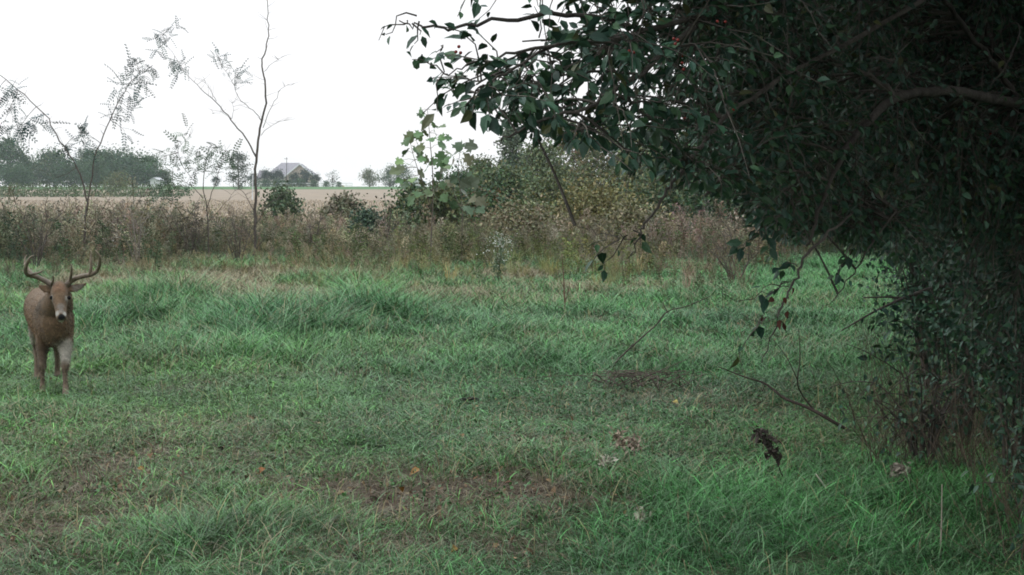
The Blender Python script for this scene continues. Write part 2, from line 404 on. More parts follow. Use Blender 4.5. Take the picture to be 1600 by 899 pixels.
def weeds(name, label, kind, n, hmin, hmax, depth, pal, front=0.0, density=None):
    mb = MB()
    k = int(n * 2.2)
    y = np.sqrt(rng.uniform(24 ** 2, 66 ** 2, k)); x = rng.uniform(-1, 1, k) * (.3445 * y + 2.5)
    fr = WF(x, y) + (noise(x, y, 1.6, 31) - .5) * 9 + (noise(x, y, .45, 36) - .5) * 7 + front
    px = 800 + x / y * F
    ok = (y > fr) & (y < fr + depth)
    if density is not None: ok &= rng.random(k) < density(px, y, fr)
    ok &= rng.random(k) < .1 + 1.2 * noise(x, y, .8, 33)
    x, y, px, fr = [a[ok][:n] for a in (x, y, px, fr)]
    n = len(x); hh = rng.uniform(hmin, hmax, n) * np.interp(px, [0, 250, 400, 560, 700, 800, 950, 1060, 1300], [1, .95, .82, .84, .80, .70, .74, 1.0, 1.0]) * (.45 + .75 * noise(x, y, 2.0, 35)) * (.45 + .55 * sstep(0, 4, y - fr))
    rot = rng.uniform(0, 6.3, n); tilt = rng.normal(size=(n, 2)) * .12
    up = unit(np.stack([tilt[:, 0], tilt[:, 1], np.ones(n)], -1)); a = np.stack([np.cos(rot), np.sin(rot), np.zeros(n)], -1)
    sxx = unit(np.cross(np.cross(up, a), up)); R = np.stack([sxx, np.cross(up, sxx), up], -1)
    col = zpal(px, pal) * rng.lognormal(0, .28, (n, 1)) * (.6 + .75 * noise(x, y, 1.1, 38))[:, None] * (1 + rng.normal(size=(n, 3)) * .08)
    pos = np.stack([x, y, terr(x, y) - .02], -1)
    wsel = rng.integers(0, 8, n)
    for q in range(8):
        tv, tq, tcv = weed_template(kind, 100 + q); m = wsel == q
        mb.scatter(tv, tq, [], pos[m], R[m], hh[m], col[m], tcv)
    return tag(mb.build(name, M_DRY), label, name.replace('_', ' '), None, 'stuff')
brown = [(0, (.165, .165, .11)), (120, (.25, .22, .158)), (600, (.26, .23, .16)), (700, (.19, .18, .11)), (800, (.18, .17, .11)), (950, (.23, .20, .15)), (1100, (.215, .17, .13)), (1200, (.20, .165, .12)), (1350, (.14, .135, .09))]
green = [(0, (.05, .085, .045)), (300, (.075, .10, .05)), (600, (.10, .13, .05)), (800, (.095, .125, .045)), (950, (.13, .14, .05)), (1100, (.08, .10, .045)), (1350, (.05, .09, .04))]
straw = [(0, (.20, .17, .11)), (560, (.30, .26, .14)), (700, (.28, .25, .12)), (900, (.24, .24, .09)), (1100, (.25, .18, .13)), (1350, (.16, .17, .08))]
weeds('dry_weeds', 'brown dead weeds with fluffy seed heads along the field edge', 'plume', 6600, .55, 1.45, 20, brown)
weeds('leafy_weeds', 'olive green leafy weeds growing among the dead stems', 'leafy', 4600, .4, 1.25, 21, green, -2.0,
      lambda px, y, fr: np.interp(px, [0, 150, 400, 700, 950, 1100, 1300], [1, .85, .8, .95, .8, .3, .7]))
weeds('tall_dry_grass', 'straw coloured tall grass in front of the dead weeds', 'straw', 2300, .35, .85, 13, straw, -4.5,
      lambda px, y, fr: np.interp(px, [0, 300, 560, 720, 900, 1100, 1300], [.35, .4, .9, .9, .8, .6, .3]))
weeds('scattered_weeds', 'scattered low dead and green weeds standing out into the grass', 'plume', 1100, .3, .75, 16, straw, -9.0, lambda px, y, fr: np.interp(px, [0, 150, 300, 950, 1100, 1200], [.3, .8, 1, 1, .5, .1]))
weeds('tall_stalks', 'single tall dead stalks rising above the weed band', 'plume', 260, 1.4, 2.1, 18, [(p, (c[0] * 1.1, c[1] * 1.1, c[2] * 1.1)) for p, c in brown], 1.0)
# stubble on the crop field
cm = MB(); n = 30000; y = 62 + 110 * rng.random(n) ** 1.5; row = np.round(y / .76) * .76 + rng.normal(size=n) * .08; x = rng.uniform(-.36, .12, n) * row
hh = rng.uniform(.12, .34, n); blades(cm, np.stack([x, row, terr(x, row) + .02], -1), rng.uniform(0, 6.3, n), hh, hh * .4, np.full(n, .045), np.array([.29, .235, .17]) * rng.lognormal(0, .28, (n, 1)))
tag(cm.build('crop_stubble', M_DRY), 'tan stubble rows standing on the harvested field', 'stubble', None, 'stuff')
# crumbs, leaf scraps and bits of stem on the bare soil
lm = MB(); x, y = sample_ground(6, 16, 420); d = dirt(x, y); k_ = rng.random(len(x)) < np.clip(d * 1.1 - .1, .012, 1); x, y = x[k_], y[k_]; n = len(x); sc = rng.uniform(.012, .05, n) * np.where(rng.random(n) < .12, 1.6, 1)
c = np.where(rng.random((n, 1)) < .5, np.array([.05, .036, .027]), np.array([.17, .11, .065])) * rng.lognormal(0, .35, (n, 1))
lm.scatter(LV, LQ, LT, np.stack([x, y, terr(x, y) - .035 * d[k_] + .012], -1), frames(rdir(n), unit(rng.normal(size=(n, 3)) * .6 + [0, 0, 1])), np.stack([sc, sc * rng.uniform(.25, .8, n), sc * 1.5], -1), c)
tag(lm.build('leaf_litter', M_DRY), 'brown leaf scraps and soil crumbs on the bare patches', 'leaf litter', None, 'stuff')

# ------------------------------------------------------------------ trees
def bez(a, b, c, k=8):
    t = np.linspace(0, 1, k)[:, None]; return (1 - t) ** 2 * a + 2 * t * (1 - t) * b + t * t * c
def smooth_line(pts, k=4):
    """Catmull-Rom through control rows (any columns)"""
    p = np.asarray(pts, float); p = np.vstack([2 * p[0] - p[1], p, 2 * p[-1] - p[-2]]); o = []
    for i in range(1, len(p) - 2):
        for t in np.arange(k) / k:
            o.append(.5 * (2 * p[i] + (p[i + 1] - p[i - 1]) * t + (2 * p[i - 1] - 5 * p[i] + 4 * p[i + 1] - p[i + 2]) * t * t + (3 * p[i] - p[i - 1] - 3 * p[i + 1] + p[i + 2]) * t ** 3))
    o.append(p[-2]); return np.array(o)
def make_tree(name, loc, label, cat, h, cw, base, nclump, nleaf, leaf, pal, seed, shape=.5, group=None, bark=(.11, .09, .07), trunk_r=None, spread=.14):
    """tapered trunk and limbs, crown of leaf-sized faces in uneven clumps round the limb ends"""
    r = np.random.default_rng(seed); t0 = thing(name, loc, label, cat, group); o = np.array(t0.location)
    tr = MB(); cr = MB(); R0 = trunk_r or h * .018
    wob = r.normal(size=2) * h * .03
    top = np.array([wob[0], wob[1], h * .86])
    tp = bez(np.array([0, 0, -.1]), np.array([-wob[0], wob[1] * .5, h * .45]), top, 9)
    tr.tube(tp + o, [R0 * 1.25, R0, R0 * .75, R0 * .2], 7, bark)
    ends = []
    for i in range(nclump):
        f = r.random(); z = base + (h - base) * (.05 + .93 * f)
        q = (z - base) / (h - base); prof = max(.12, math.sin(math.pi * min(1, .12 + q * .86)) ** .7 if shape > .3 else (1.05 - q) ** .8)
        a = r.uniform(0, 6.283); rad = cw * .5 * prof * r.uniform(.45, 1.05)
        e = np.array([math.cos(a) * rad, math.sin(a) * rad, z]); zz = max(base * .6, z - rad * r.uniform(.3, .9))
        s = tp[min(8, int(np.clip(zz / (h * .86), 0, 1) * 8))]
        if i < 26: tr.tube(bez(s, (s + e) / 2 + np.array([0, 0, rad * .15]), e, 6) + o, [R0 * .4, R0 * .1], 4, bark)
        ends.append(e)
    ends = np.array(ends); wgt = r.random(nclump) + .4; ci = r.choice(nclump, nleaf, p=wgt / wgt.sum())
    sg = cw * spread * (.6 + .8 * r.random(nclump)); pos = ends[ci] + r.normal(size=(nleaf, 3)) * sg[ci][:, None] * np.array([1, 1, .75])
    pos = pos[pos[:, 2] > base * .55 + .1]; ci = ci[:len(pos)]
    n = len(pos); d = unit(r.normal(size=(n, 3)) + np.array([0, 0, -.3])); nr = unit(r.normal(size=(n, 3)) + np.array([0, 0, .9]))
    pal = np.asarray(pal, float); pc = pal[r.integers(0, len(pal), nclump)]
    c = pc[ci] * r.lognormal(0, .22, (n, 1)) * (1 + r.normal(size=(n, 3)) * .06)
    sc = leaf * r.uniform(.6, 1.35, n); cr.scatter(DV, DQ, [], pos + o, frames(d, nr), np.stack([sc, sc * .62, sc], -1), c)
    tr.build('trunk', M_BARK, t0, True); cr.build('crown', M_LEAF, t0)
    return t0

DG = [(.028, .076, .028), (.040, .092, .030), (.026, .068, .030), (.052, .092, .030)]
OL = [(.08, .115, .04), (.10, .12, .045), (.07, .105, .045), (.12, .12, .045)]
RU = [(.14, .12, .06), (.11, .13, .055), (.19, .125, .06), (.09, .12, .05)]
# far woodland left of the farm, beyond the field
FY = 390.0
def far_loc(px, Y): x = (px - 800) / F * Y; return ground(x, Y)
protos = [make_tree('broadleaf_tree', far_loc(18, FY), 'leftmost and tallest dark tree of the far woodland at the frame edge', 'tree', 12.2, 9, 1.2, 64, 5200, .62, DG, 1, group='trees of the far woodland'),
          make_tree('broadleaf_tree', far_loc(86, FY + 20), 'low rounded tree in the far woodland, behind the leaning left sapling stem', 'tree', 9.2, 9.5, .8, 64, 5200, .62, OL[:2] + DG, 2, group='trees of the far woodland'),
          make_tree('broadleaf_tree', far_loc(192, FY), 'bushy tree at the middle of the far woodland right of the sapling fork', 'tree', 9.6, 11, .8, 64, 5600, .62, DG, 3, group='trees of the far woodland')]
for k, (px, dY, s, lab) in enumerate([
        (-40, 0, 1.0, 'dark tree of the far woodland cut by the left picture edge'),
        (52, 12, .7, 'second tree from the left in the far woodland, shorter than its tall neighbour'),
        (112, -6, .74, 'tree in the far woodland rising behind the fork of the leaning sapling'),
        (138, 18, .8, 'far woodland tree with its top just right of the sapling fork'),
        (165, 6, .95, 'far woodland tree under the upright sapling stem'),
        (216, -4, .80, 'far woodland tree third from its right-hand end'),
        (236, 8, .66, 'second to last tree at the right-hand end of the far woodland'),
        (256, 0, .46, 'small last tree at the right end of the far woodland beside the white shed'),
        (28, -22, .60, 'short bushy tree standing in front of the tallest far woodland tree'),
        (152, -25, .55, 'short bush-like tree in front of the middle of the far woodland')]):
    copy_thing(protos[k % 3], far_loc(px, FY + dY), lab, (s * 1.05, s, s), k * 1.3)
for px, Y, hh, ww, lab, sd_ in ((182, 250, 3.4, 4.2, 'round green bush in the field in front of the far woodland', 5),):
    make_tree('field_bush', far_loc(px, Y), lab, 'bush', hh, ww, .2, 30, 1800, .28, OL, sd_)
# low green strip of growth across the field on the left
mb = MB(); n = 5200; x = rng.uniform(-78, -47, n); y = rng.uniform(205, 222, n) ; p = np.stack([x, y, terr(x, y) + rng.random(n) ** 1.5 * (1.0 + 1.1 * noise(x, y, 4, 41))], -1)
sc = rng.uniform(.25, .5, n); c = np.array([.06, .095, .035]) * rng.lognormal(0, .25, (n, 1))
mb.scatter(DV, DQ, [], p, frames(rdir(n, .3), rdir(n, .8)), np.stack([sc, sc * .5, sc], -1), c)
tag(mb.build('undergrowth', M_LEAF), 'low green growth across the tan field before the far woodland', 'undergrowth', None, 'stuff')

# house, shed and the planting before them
HY = 450.0; HX = lambda px: (px - 800) / F * HY
hz = float(terr(HX(450), HY))
house = thing('farmhouse', (HX(450), HY, hz), 'pale farmhouse with grey hipped roof on the far rise behind dark shrubs', 'house')
x0, x1, xr = HX(418), HX(492), HX(462)
mb = MB(); mb.box((x0, HY, hz - .3), (x1, HY + 10, hz + 3.2), (.55, .50, .45))
yg = HY + 5.0; gx0, gx1 = HX(448), HX(492)
mb.add([(gx0, HY - .6, hz - .3), (gx1, HY - .6, hz - .3), (gx1, HY - .6, hz + 3.2), ((gx0 + gx1) / 2, HY - .6, hz + 6.6), (gx0, HY - .6, hz + 3.2),
        (gx0, HY + .2, hz - .3), (gx1, HY + .2, hz - .3), (gx1, HY + .2, hz + 3.2), ((gx0 + gx1) / 2, HY + .2, hz + 6.6), (gx0, HY + .2, hz + 3.2)],
       [(0, 1, 2, 4), (1, 6, 7, 2), (6, 5, 9, 7), (5, 0, 4, 9)], [(4, 2, 3), (7, 9, 8)], (.50, .40, .33))
mb.build('wall', M_WALL, house)
mb = MB(); e = .5
mb.add([(x0 - e, HY - e, hz + 3.2), (x1 + e, HY - e, hz + 3.2), (x1 + e, HY + 10.5, hz + 3.2), (x0 - e, HY + 10.5, hz + 3.2), (HX(437), yg, hz + 7.3), (HX(465), yg, hz + 7.3)],
       [(0, 1, 5, 4), (2, 3, 4, 5)], [(1, 2, 5), (3, 0, 4)], (.25, .235, .26))
gm_ = (gx0 + gx1) / 2
for sgn, gx in ((-1, gx0), (1, gx1)):
    a = np.array([(gx + sgn * .6, HY - 1.2, hz + 2.95), (gm_, HY - 1.2, hz + 6.95), (gm_, HY + 5.2, hz + 6.95), (gx + sgn * .6, HY + 5.2, hz + 2.95)])
    mb.add(np.vstack([a, a - np.array([0, 0, .22])]), [(0, 1, 2, 3), (7, 6, 5, 4), (0, 4, 5, 1), (1, 5, 6, 2), (2, 6, 7, 3), (3, 7, 4, 0)], None, (.25, .235, .26))
mb.build('roof', M_ROOF, house)
mb = MB()
for sgn, gx in ((-1, gx0), (1, gx1)):
    a = np.array([(gx + sgn * .6, HY - 1.26, hz + 2.65), (gm_, HY - 1.26, hz + 6.65), (gm_, HY - 1.26, hz + 7.0), (gx + sgn * .6, HY - 1.26, hz + 3.0)])
    mb.add(np.vstack([a, a + np.array([0, .05, 0])]), [(0, 1, 2, 3), (7, 6, 5, 4), (0, 4, 5, 1), (1, 5, 6, 2), (2, 6, 7, 3), (3, 7, 4, 0)], None, (.8, .8, .8))
mb.build('gable_trim', M_WALL, house)
for wx in (HX(461), HX(479)):
    mb = MB(); mb.box((wx - .6, HY - .66, hz + 1), (wx + .6, HY - .58, hz + 2.6), (.05, .06, .07)); mb.build('window', M_WET, house)
mb = MB(); mb.box((HX(402), HY + 2, hz - .3), (HX(418) - .05, HY + 8, hz + 2.6), (.55, .5, .46))
mb.build('wing_wall', M_WALL, house)
mb = MB(); mb.add([(HX(400), HY + 1.5, hz + 2.6), (HX(418) - .6, HY + 1.5, hz + 2.6), (HX(418) - .6, HY + 8.5, hz + 2.6), (HX(400), HY + 8.5, hz + 2.6), (HX(402), HY + 5, hz + 5), (HX(418) - .6, HY + 5, hz + 5)],
       [(0, 1, 5, 4), (2, 3, 4, 5), (0, 3, 2, 1)], [(3, 0, 4), (1, 2, 5)], (.18, .16, .18))
mb.build('wing_roof', M_ROOF, house)
def shed(px0, px1, Y, hgt, rise, label, roofc, wallc):
    xa, xb = (px0 - 800) / F * Y, (px1 - 800) / F * Y; z = float(terr((xa + xb) / 2, Y)); dpt = 6.0
    s = thing('shed', ((xa + xb) / 2, Y, z), label, 'shed'); m1 = MB(); m2 = MB(); xm = (xa + xb) / 2
    m1.add([(xa, Y, z - .3), (xb, Y, z - .3), (xb, Y, z + hgt), (xm, Y, z + hgt + rise), (xa, Y, z + hgt), (xa, Y + dpt, z - .3), (xb, Y + dpt, z - .3), (xb, Y + dpt, z + hgt), (xm, Y + dpt, z + hgt + rise), (xa, Y + dpt, z + hgt)],
           [(0, 1, 2, 4), (1, 6, 7, 2), (6, 5, 9, 7), (5, 0, 4, 9)], [(4, 2, 3), (7, 9, 8)], wallc)
    m1.build('wall', M_WALL, s)
    for sg, xe in ((-1, xa), (1, xb)):
        k = rise / max(.1, (xb - xa) / 2) * .25
        a = np.array([(xe + sg * .25, Y - .3, z + hgt - k + .03), (xm, Y - .3, z + hgt + rise + .03), (xm, Y + dpt + .3, z + hgt + rise + .03), (xe + sg * .25, Y + dpt + .3, z + hgt - k + .03)])
        m2.add(np.vstack([a, a + np.array([0, 0, .12])]), [(3, 2, 1, 0), (4, 5, 6, 7), (0, 1, 5, 4), (1, 2, 6, 5), (2, 3, 7, 6), (3, 0, 4, 7)], None, roofc)
    m2.build('roof', M_ROOF, s); return s
shed(236, 248, 365, 2.0, .5, 'small white shed at the right end of the far woodland', (.4, .4, .42), (.5, .5, .5))
shed(640, 664, 430, 1.4, 1.1, 'low grey-blue roofed shed beyond the field behind the lobed-leaf sapling', (.22, .26, .32), (.6, .6, .6))
CON = [(.022, .045, .03), (.03, .055, .035), (.026, .04, .03)]
shr = make_tree('ornamental_shrub', (HX(424), HY - 8, hz), 'dark ornamental tree before the left end of the farmhouse roof', 'tree', 4.9, 3.9, .3, 30, 1500, .36, CON, 21, group='dark ornamental trees before the farmhouse')
for px, s, lab in ((441, 1.0, 'dark ornamental tree before the middle of the farmhouse wall'), (468, .85, 'dark ornamental tree below the farmhouse gable'),
                   (483, 1.0, 'tallest dark ornamental tree right of the farmhouse gable'), (500, .75, 'small dark ornamental tree standing alone just right of the farmhouse'),
                   (403, .8, 'dark ornamental tree beside the bare forked sapling at the wing of the farmhouse'), (346, .62, 'lone dark round tree on the lawn left of the farmhouse')):
    copy_thing(shr, (HX(px), HY - 8, float(terr(HX(px), HY - 8))), lab, (s, s, s), px)
hb = make_tree('hedge_bush', (HX(412), HY - 14, hz), 'leftmost of the clipped round bushes lined up before the farmhouse', 'bush', 2.0, 2.6, .05, 22, 700, .32, DG, 22, group='clipped bushes lined up before the farmhouse')
names = ['second', 'third', 'fourth', 'fifth', 'sixth', 'seventh', 'eighth']
for k, px in enumerate((428, 446, 465, 482, 501, 520, 539)):
    s = (.95, 1.05, .9, 1.15, .9, .8, .7)[k]
    copy_thing(hb, (HX(px), HY - 14, float(terr(HX(px), HY - 14))), names[k] + ' from the left of the clipped round bushes before the farmhouse', (s * 1.15, s, s), px)
for px, Y, hh, ww, lab, sd_, pal in ((578, 430, 4.8, 4.6, 'round green tree standing alone on the skyline right of the farmhouse', 31, OL),
                                (610, 420, 5.8, 5.0, 'dark rounded tree on the skyline between the lone round tree and the lobed sapling', 32, DG),
                                (632, 425, 6.0, 5.0, 'dark skyline tree half hidden behind the lobed-leaf sapling', 33, DG),
                                (374, 330, 8.0, 4.2, 'slender grey-green tree behind the bare forked sapling', 34, [(.05, .075, .05), (.06, .08, .05)]),
                                (520, 445, 4.6, 3.4, 'thin pale tree on the skyline right of the farmhouse hedge', 35, [(.09, .11, .09), (.07, .1, .08)])):
    make_tree('round_tree', far_loc(px, Y), lab, 'tree', hh, ww, .4, 40, 2000 if px != 520 else 320, .36, pal, sd_, trunk_r=.12)
# poles on the far rise
for px, top, Y, rr, lab, c in ((448, 246, 440, .10, 'dark utility pole standing in front of the farmhouse roof', (.08, .07, .07)), (395, 275, 180, .07, 'pale post at the field edge beside the forked sapling', (.55, .56, .58))):
    g = far_loc(px, Y); tt = P(px, top, Y); mb = MB(); mb.tube([g - [0, 0, .2], (g + tt) / 2, tt], [rr, rr * .85], 7, c)
    if px == 448:
        mb.box((g[0] - .5, Y - .05, tt[2] - .5), (g[0] + .5, Y + .05, tt[2] - .38), c)
    else: mb.tube([tt - [0, 0, .02], tt + [0, 0, .1]], [rr * 1.5, rr * .5], 7, c)
    tag(mb.build('utility_pole' if px == 448 else 'field_post', M_BARK), lab, 'pole' if px == 448 else 'post')
# white rail fence before the farmhouse
fn = thing('rail_fence', (HX(470), HY - 16, hz), 'low white rail fence behind the clipped bushes', 'fence')
for k, px in enumerate(range(404, 560, 9)):
    mb = MB(); z = float(terr(HX(px), HY - 11)); mb.box((HX(px) - .07, HY - 11.07, z - .2), (HX(px) + .07, HY - 10.93, z + 1.2), (.8, .8, .8)); mb.build('post', M_WALL, fn)
for hgt in (.35, .95):
    mb = MB(); mb.box((HX(404), HY - 11.12, hz + hgt), (HX(557), HY - 11.075, hz + hgt + .22), (.8, .8, .8)); mb.build('rail', M_WALL, fn)

# middle-distance trees right of centre
for px, Y, hh, ww, bs, nl, lf, pal, sd_, lab in (
        (800, 118, 6.7, 1.9, .5, 5200, .17, [(.075, .115, .07), (.09, .125, .07)], 41, 'tall narrow grey-green tree rising above the middle thicket'),
        (752, 112, 3.7, 2.8, .3, 5200, .17, OL + DG[:2], 42, 'rounded green tree at the left end of the middle thicket'),
        (846, 104, 4.6, 3.0, .3, 5200, .17, OL, 43, 'olive green tree just right of the tall narrow one in the thicket'),
        (896, 108, 6.3, 3.6, .4, 5600, .17, RU, 44, 'rust-tinged tree in the thicket below the overhanging leaves'),
        (956, 100, 5.9, 4.0, .4, 5600, .17, RU[:2] + OL, 45, 'yellow-brown tree behind the goldenrod below the overhanging leaves'),
        (1012, 96, 5.0, 4.0, .3, 5600, .17, OL + RU[:1], 46, 'olive tree at the right of the middle thicket before the dark canopy'),
        (1085, 84, 4.6, 4.6, .2, 5600, .17, OL, 47, 'olive tree half hidden behind the hanging leafy branches'),
        (716, 88, 2.5, 2.6, .1, 3600, .15, DG, 48, 'dark low bush right of the lobed-leaf sapling'),
        (745, 60, 1.75, 1.9, .05, 3400, .11, DG + [(.14, .07, .03)], 49, 'dark green bush with a few orange leaves left of the middle thicket'),
        (790, 78, 2.7, 3.6, .1, 3600, .15, DG + OL, 50, 'wide low bush at the foot of the tall narrow tree'),
        (930, 58, 1.6, 3.4, .05, 5200, .10, [(.14, .13, .04), (.12, .12, .04), (.17, .14, .045)], 51, 'wide yellow-green bush in front of the rust-tinged tree'),
        (862, 66, 2.3, 3.0, .05, 3600, .12, OL, 52, 'low olive bush left of the yellow-green bush'),
        (436, 62, 1.9, 1.6, .05, 2400, .11, [(.05, .085, .04), (.07, .1, .045)], 53, 'small leafy green bush right of the bare forked sapling'),
        (575, 46, 1.2, 1.1, .05, 1800, .09, [(.035, .07, .045), (.05, .085, .04)], 54, 'dark green bush in the weeds left of the lobed sapling'),
        (650, 52, 1.9, 1.9, .05, 2800, .11, OL + DG, 55, 'leafy bush around the foot of the lobed-leaf sapling'),
        (690, 50, 1.9, 1.5, .05, 2600, .11, OL + RU[:2], 62, 'mixed green and tan bush between the two lobed saplings'),
        (815, 48, 1.2, 2.2, .05, 3000, .09, [(.15, .14, .07), (.12, .13, .06), (.19, .15, .09)], 63, 'tan and olive bush behind the white-flowered weed'),
        (985, 47, 1.2, 2.2, .05, 3000, .09, [(.14, .13, .06), (.12, .12, .055), (.18, .15, .08)], 64, 'tan bush with faded leaves right of the yellow-green bush'),
        (1055, 66, 3.4, 3.4, .05, 4200, .13, OL + DG, 65, 'tall olive bush behind the tan bush'),
        (540, 60, 1.5, 1.6, .05, 1800, .10, [(.10, .11, .06), (.15, .13, .08)], 66, 'low grey-green bush on the near edge of the tan field'),
        (1180, 60, 5.2, 6.0, .1, 7000, .16, DG, 56, 'dark tree behind the dead weeds under the canopy'),
        (1290, 54, 5.5, 6.0, .1, 7000, .16, DG, 57, 'dark tree seen beneath the hanging branch on the right'),
        (1400, 48, 6.0, 6.0, .1, 7000, .16, DG, 58, 'dark tree closing the far end of the shaded lawn'),
        (1520, 40, 6.0, 6.0, .1, 7000, .16, DG, 59, 'dark tree behind the right-hand thicket')):
    make_tree('thicket_bush' if hh < 3 else 'thicket_tree', far_loc(px, Y), lab, 'bush' if hh < 3 else 'tree', hh, ww, bs, 52, int(nl * 1.35), lf * 1.3, pal, sd_, trunk_r=.03 + hh * .004, group='bushes in the middle thicket' if hh < 3 else 'trees of the middle thicket')

# ------------------------------------------------------------------ saplings
def px_line(pts, Y, k=4):
    return np.array([P(a, b, Y + (c if len(q) else 0)) for a, b, c, q in [(p[0], p[1], p[2] if len(p) > 2 else 0, [1]) for p in smooth_line([(p + (0,))[:3] if len(p) == 2 else p for p in pts], k)]])
def sapling(name, label, base_px, Y, stems, clusters, leafpal, bark=(.09, .075, .065), leaf=.36, per=5):
    """stems: [(points, r0, r1)], clusters: [(px, py, n)] of pinnate leaves borne on short twigs"""
    loc = far_loc(base_px, Y); t0 = thing(name, loc, label, 'sapling'); tr = MB(); cr = MB(); allp = []
    for k, (pts, r0, r1) in enumerate(stems):
        L = px_line(pts, Y)
        if k == 0: L = np.vstack([loc - [0, 0, .08], L])
        L[1:] = L[1:] + np.cumsum(rng.normal(size=(len(L) - 1, 3)) * .012, 0) + rng.normal(size=(len(L) - 1, 3)) * .012
        tr.tube(L, [r0, r1], 6, bark); allp.append(L)
        for q in range(3 + len(L) // 3):
            s = L[rng.integers(len(L) // 3, len(L))]; e2 = s + unit(np.array([rng.normal(), rng.normal(), .5])) * rng.uniform(.12, .45)
            tr.tube(bez(s, (s + e2) / 2 + rng.normal(size=3) * .03, e2, 4), [.005, .002], 3, bark)
    A = np.vstack(allp)
    for px, py, n in clusters:
        n = int(n * 2.5)
        e = P(px, py, Y + rng.normal() * .3); s = A[np.argmin(((A - e) ** 2).sum(1))]
        tr.tube(bez(s, (s + e) / 2 + [0, 0, .06], e, 5), [.008, .003], 4, bark)
        pos = e + rng.normal(size=(n, 3)) * .09; d = unit(e - s + rng.normal(size=(n, 3)) * .5 + np.array([0, 0, -.05])); nr = unit(rng.normal(size=(n, 3)) * .5 + [0, 0, 1])
        pal = np.asarray(leafpal); c = pal[rng.integers(0, len(pal), n)] * rng.lognormal(0, .2, (n, 1))
        cr.scatter(NV, NQ, [], pos, frames(d, nr), leaf * 1.15 * rng.uniform(.6, 1.2, n), c)
    tr.build('trunk', M_BARK, t0, True)
    if clusters: cr.build('crown', M_LEAF, t0)
    return t0
LOC = [(.018, .060, .055), (.022, .055, .062), (.025, .065, .050)]
sapling('locust_sapling', 'leaning two-stemmed sapling with feathery leaves above the buck', 136, 39,
        [([(136, 400), (133, 350), (136, 305), (122, 262), (96, 225), (75, 190), (38, 152), (0, 122), (-40, 95)], .03, .006),
         ([(136, 330), (140, 285), (152, 235), (170, 190), (188, 152), (212, 125), (238, 103)], .022, .005),
         ([(134, 380), (150, 350), (180, 300)], .012, .004), ([(120, 262), (90, 275), (60, 262)], .01, .003)],
        [(15, 150, 5), (22, 165, 5), (5, 195, 5), (48, 195, 5), (68, 188, 4), (30, 200, 4), (-10, 150, 5), (-20, 190, 5), (118, 212, 4), (130, 208, 3), (105, 230, 4), (140, 215, 3),
         (190, 132, 5), (205, 122, 5), (222, 112, 4), (205, 150, 4), (182, 168, 4), (212, 96, 3), (232, 105, 3), (176, 185, 3), (222, 130, 4), (200, 170, 3), (20, 138, 4), (195, 205, 2), (38, 190, 4), (128, 235, 3)], LOC)
sapling('locust_sapling', 'low spreading sapling with drooping feathery leaf fronds left of the forked one', 325, 40,
        [([(325, 400), (325, 345), (316, 300), (320, 262), (326, 235)], .02, .005), ([(322, 330), (335, 290), (345, 255), (350, 235)], .012, .004),
         ([(318, 310), (290, 285), (262, 278)], .01, .003), ([(322, 345), (290, 330), (255, 300)], .01, .003), ([(300, 280), (280, 240), (298, 212)], .007, .002), ([(322, 350), (350, 320), (372, 290)], .009, .003)],
        [(250, 248, 3), (262, 238, 3), (278, 222, 3), (296, 210, 3), (270, 262, 4), (286, 246, 3), (306, 246, 4), (322, 240, 4), (340, 235, 4), (358, 240, 4), (306, 266, 4), (338, 262, 3), (262, 285, 5), (272, 296, 4), (296, 285, 3), (350, 270, 3), (255, 305, 4), (246, 318, 3), (372, 262, 3), (362, 250, 3)], [(.05, .095, .05), (.06, .105, .055)])
sapling('bare_sapling', 'nearly bare sapling with a high fork standing before the farmhouse', 399, 40,
        [([(399, 400), (398, 345), (400, 290), (400, 242), (408, 205), (414, 165), (415, 130), (408, 104), (414, 75), (416, 45), (413, 5), (412, -30)], .045, .006),
         ([(400, 245), (385, 214), (362, 186), (338, 158), (314, 138), (288, 112)], .024, .005), ([(409, 190), (394, 172), (378, 156), (366, 132), (352, 105)], .012, .004),
         ([(411, 200), (425, 165), (440, 138), (458, 128)], .010, .003), ([(408, 212), (428, 196), (456, 186)], .008, .002), ([(413, 112), (428, 98), (442, 90)], .008, .002),
         ([(338, 158), (330, 145), (322, 125)], .008, .003), ([(362, 186), (366, 172), (365, 160)], .007, .003), ([(399, 335), (385, 305), (372, 296)], .012, .004), ([(400, 350), (420, 320), (440, 305)], .012, .004),
         ([(362, 186), (345, 178), (330, 180)], .006, .002), ([(288, 112), (270, 80), (255, 55)], .006, .003), ([(400, 390), (380, 350), (350, 325)], .012, .003), ([(400, 390), (425, 360), (470, 335)], .01, .003)],
        [(340, 85, 3), (348, 95, 3), (358, 108, 4), (368, 122, 4), (245, 55, 4), (262, 58, 4), (272, 42, 3), (272, 98, 4), (290, 98, 4), (282, 108, 3), (375, 130, 2), (250, 70, 2)], LOC, leaf=.3)
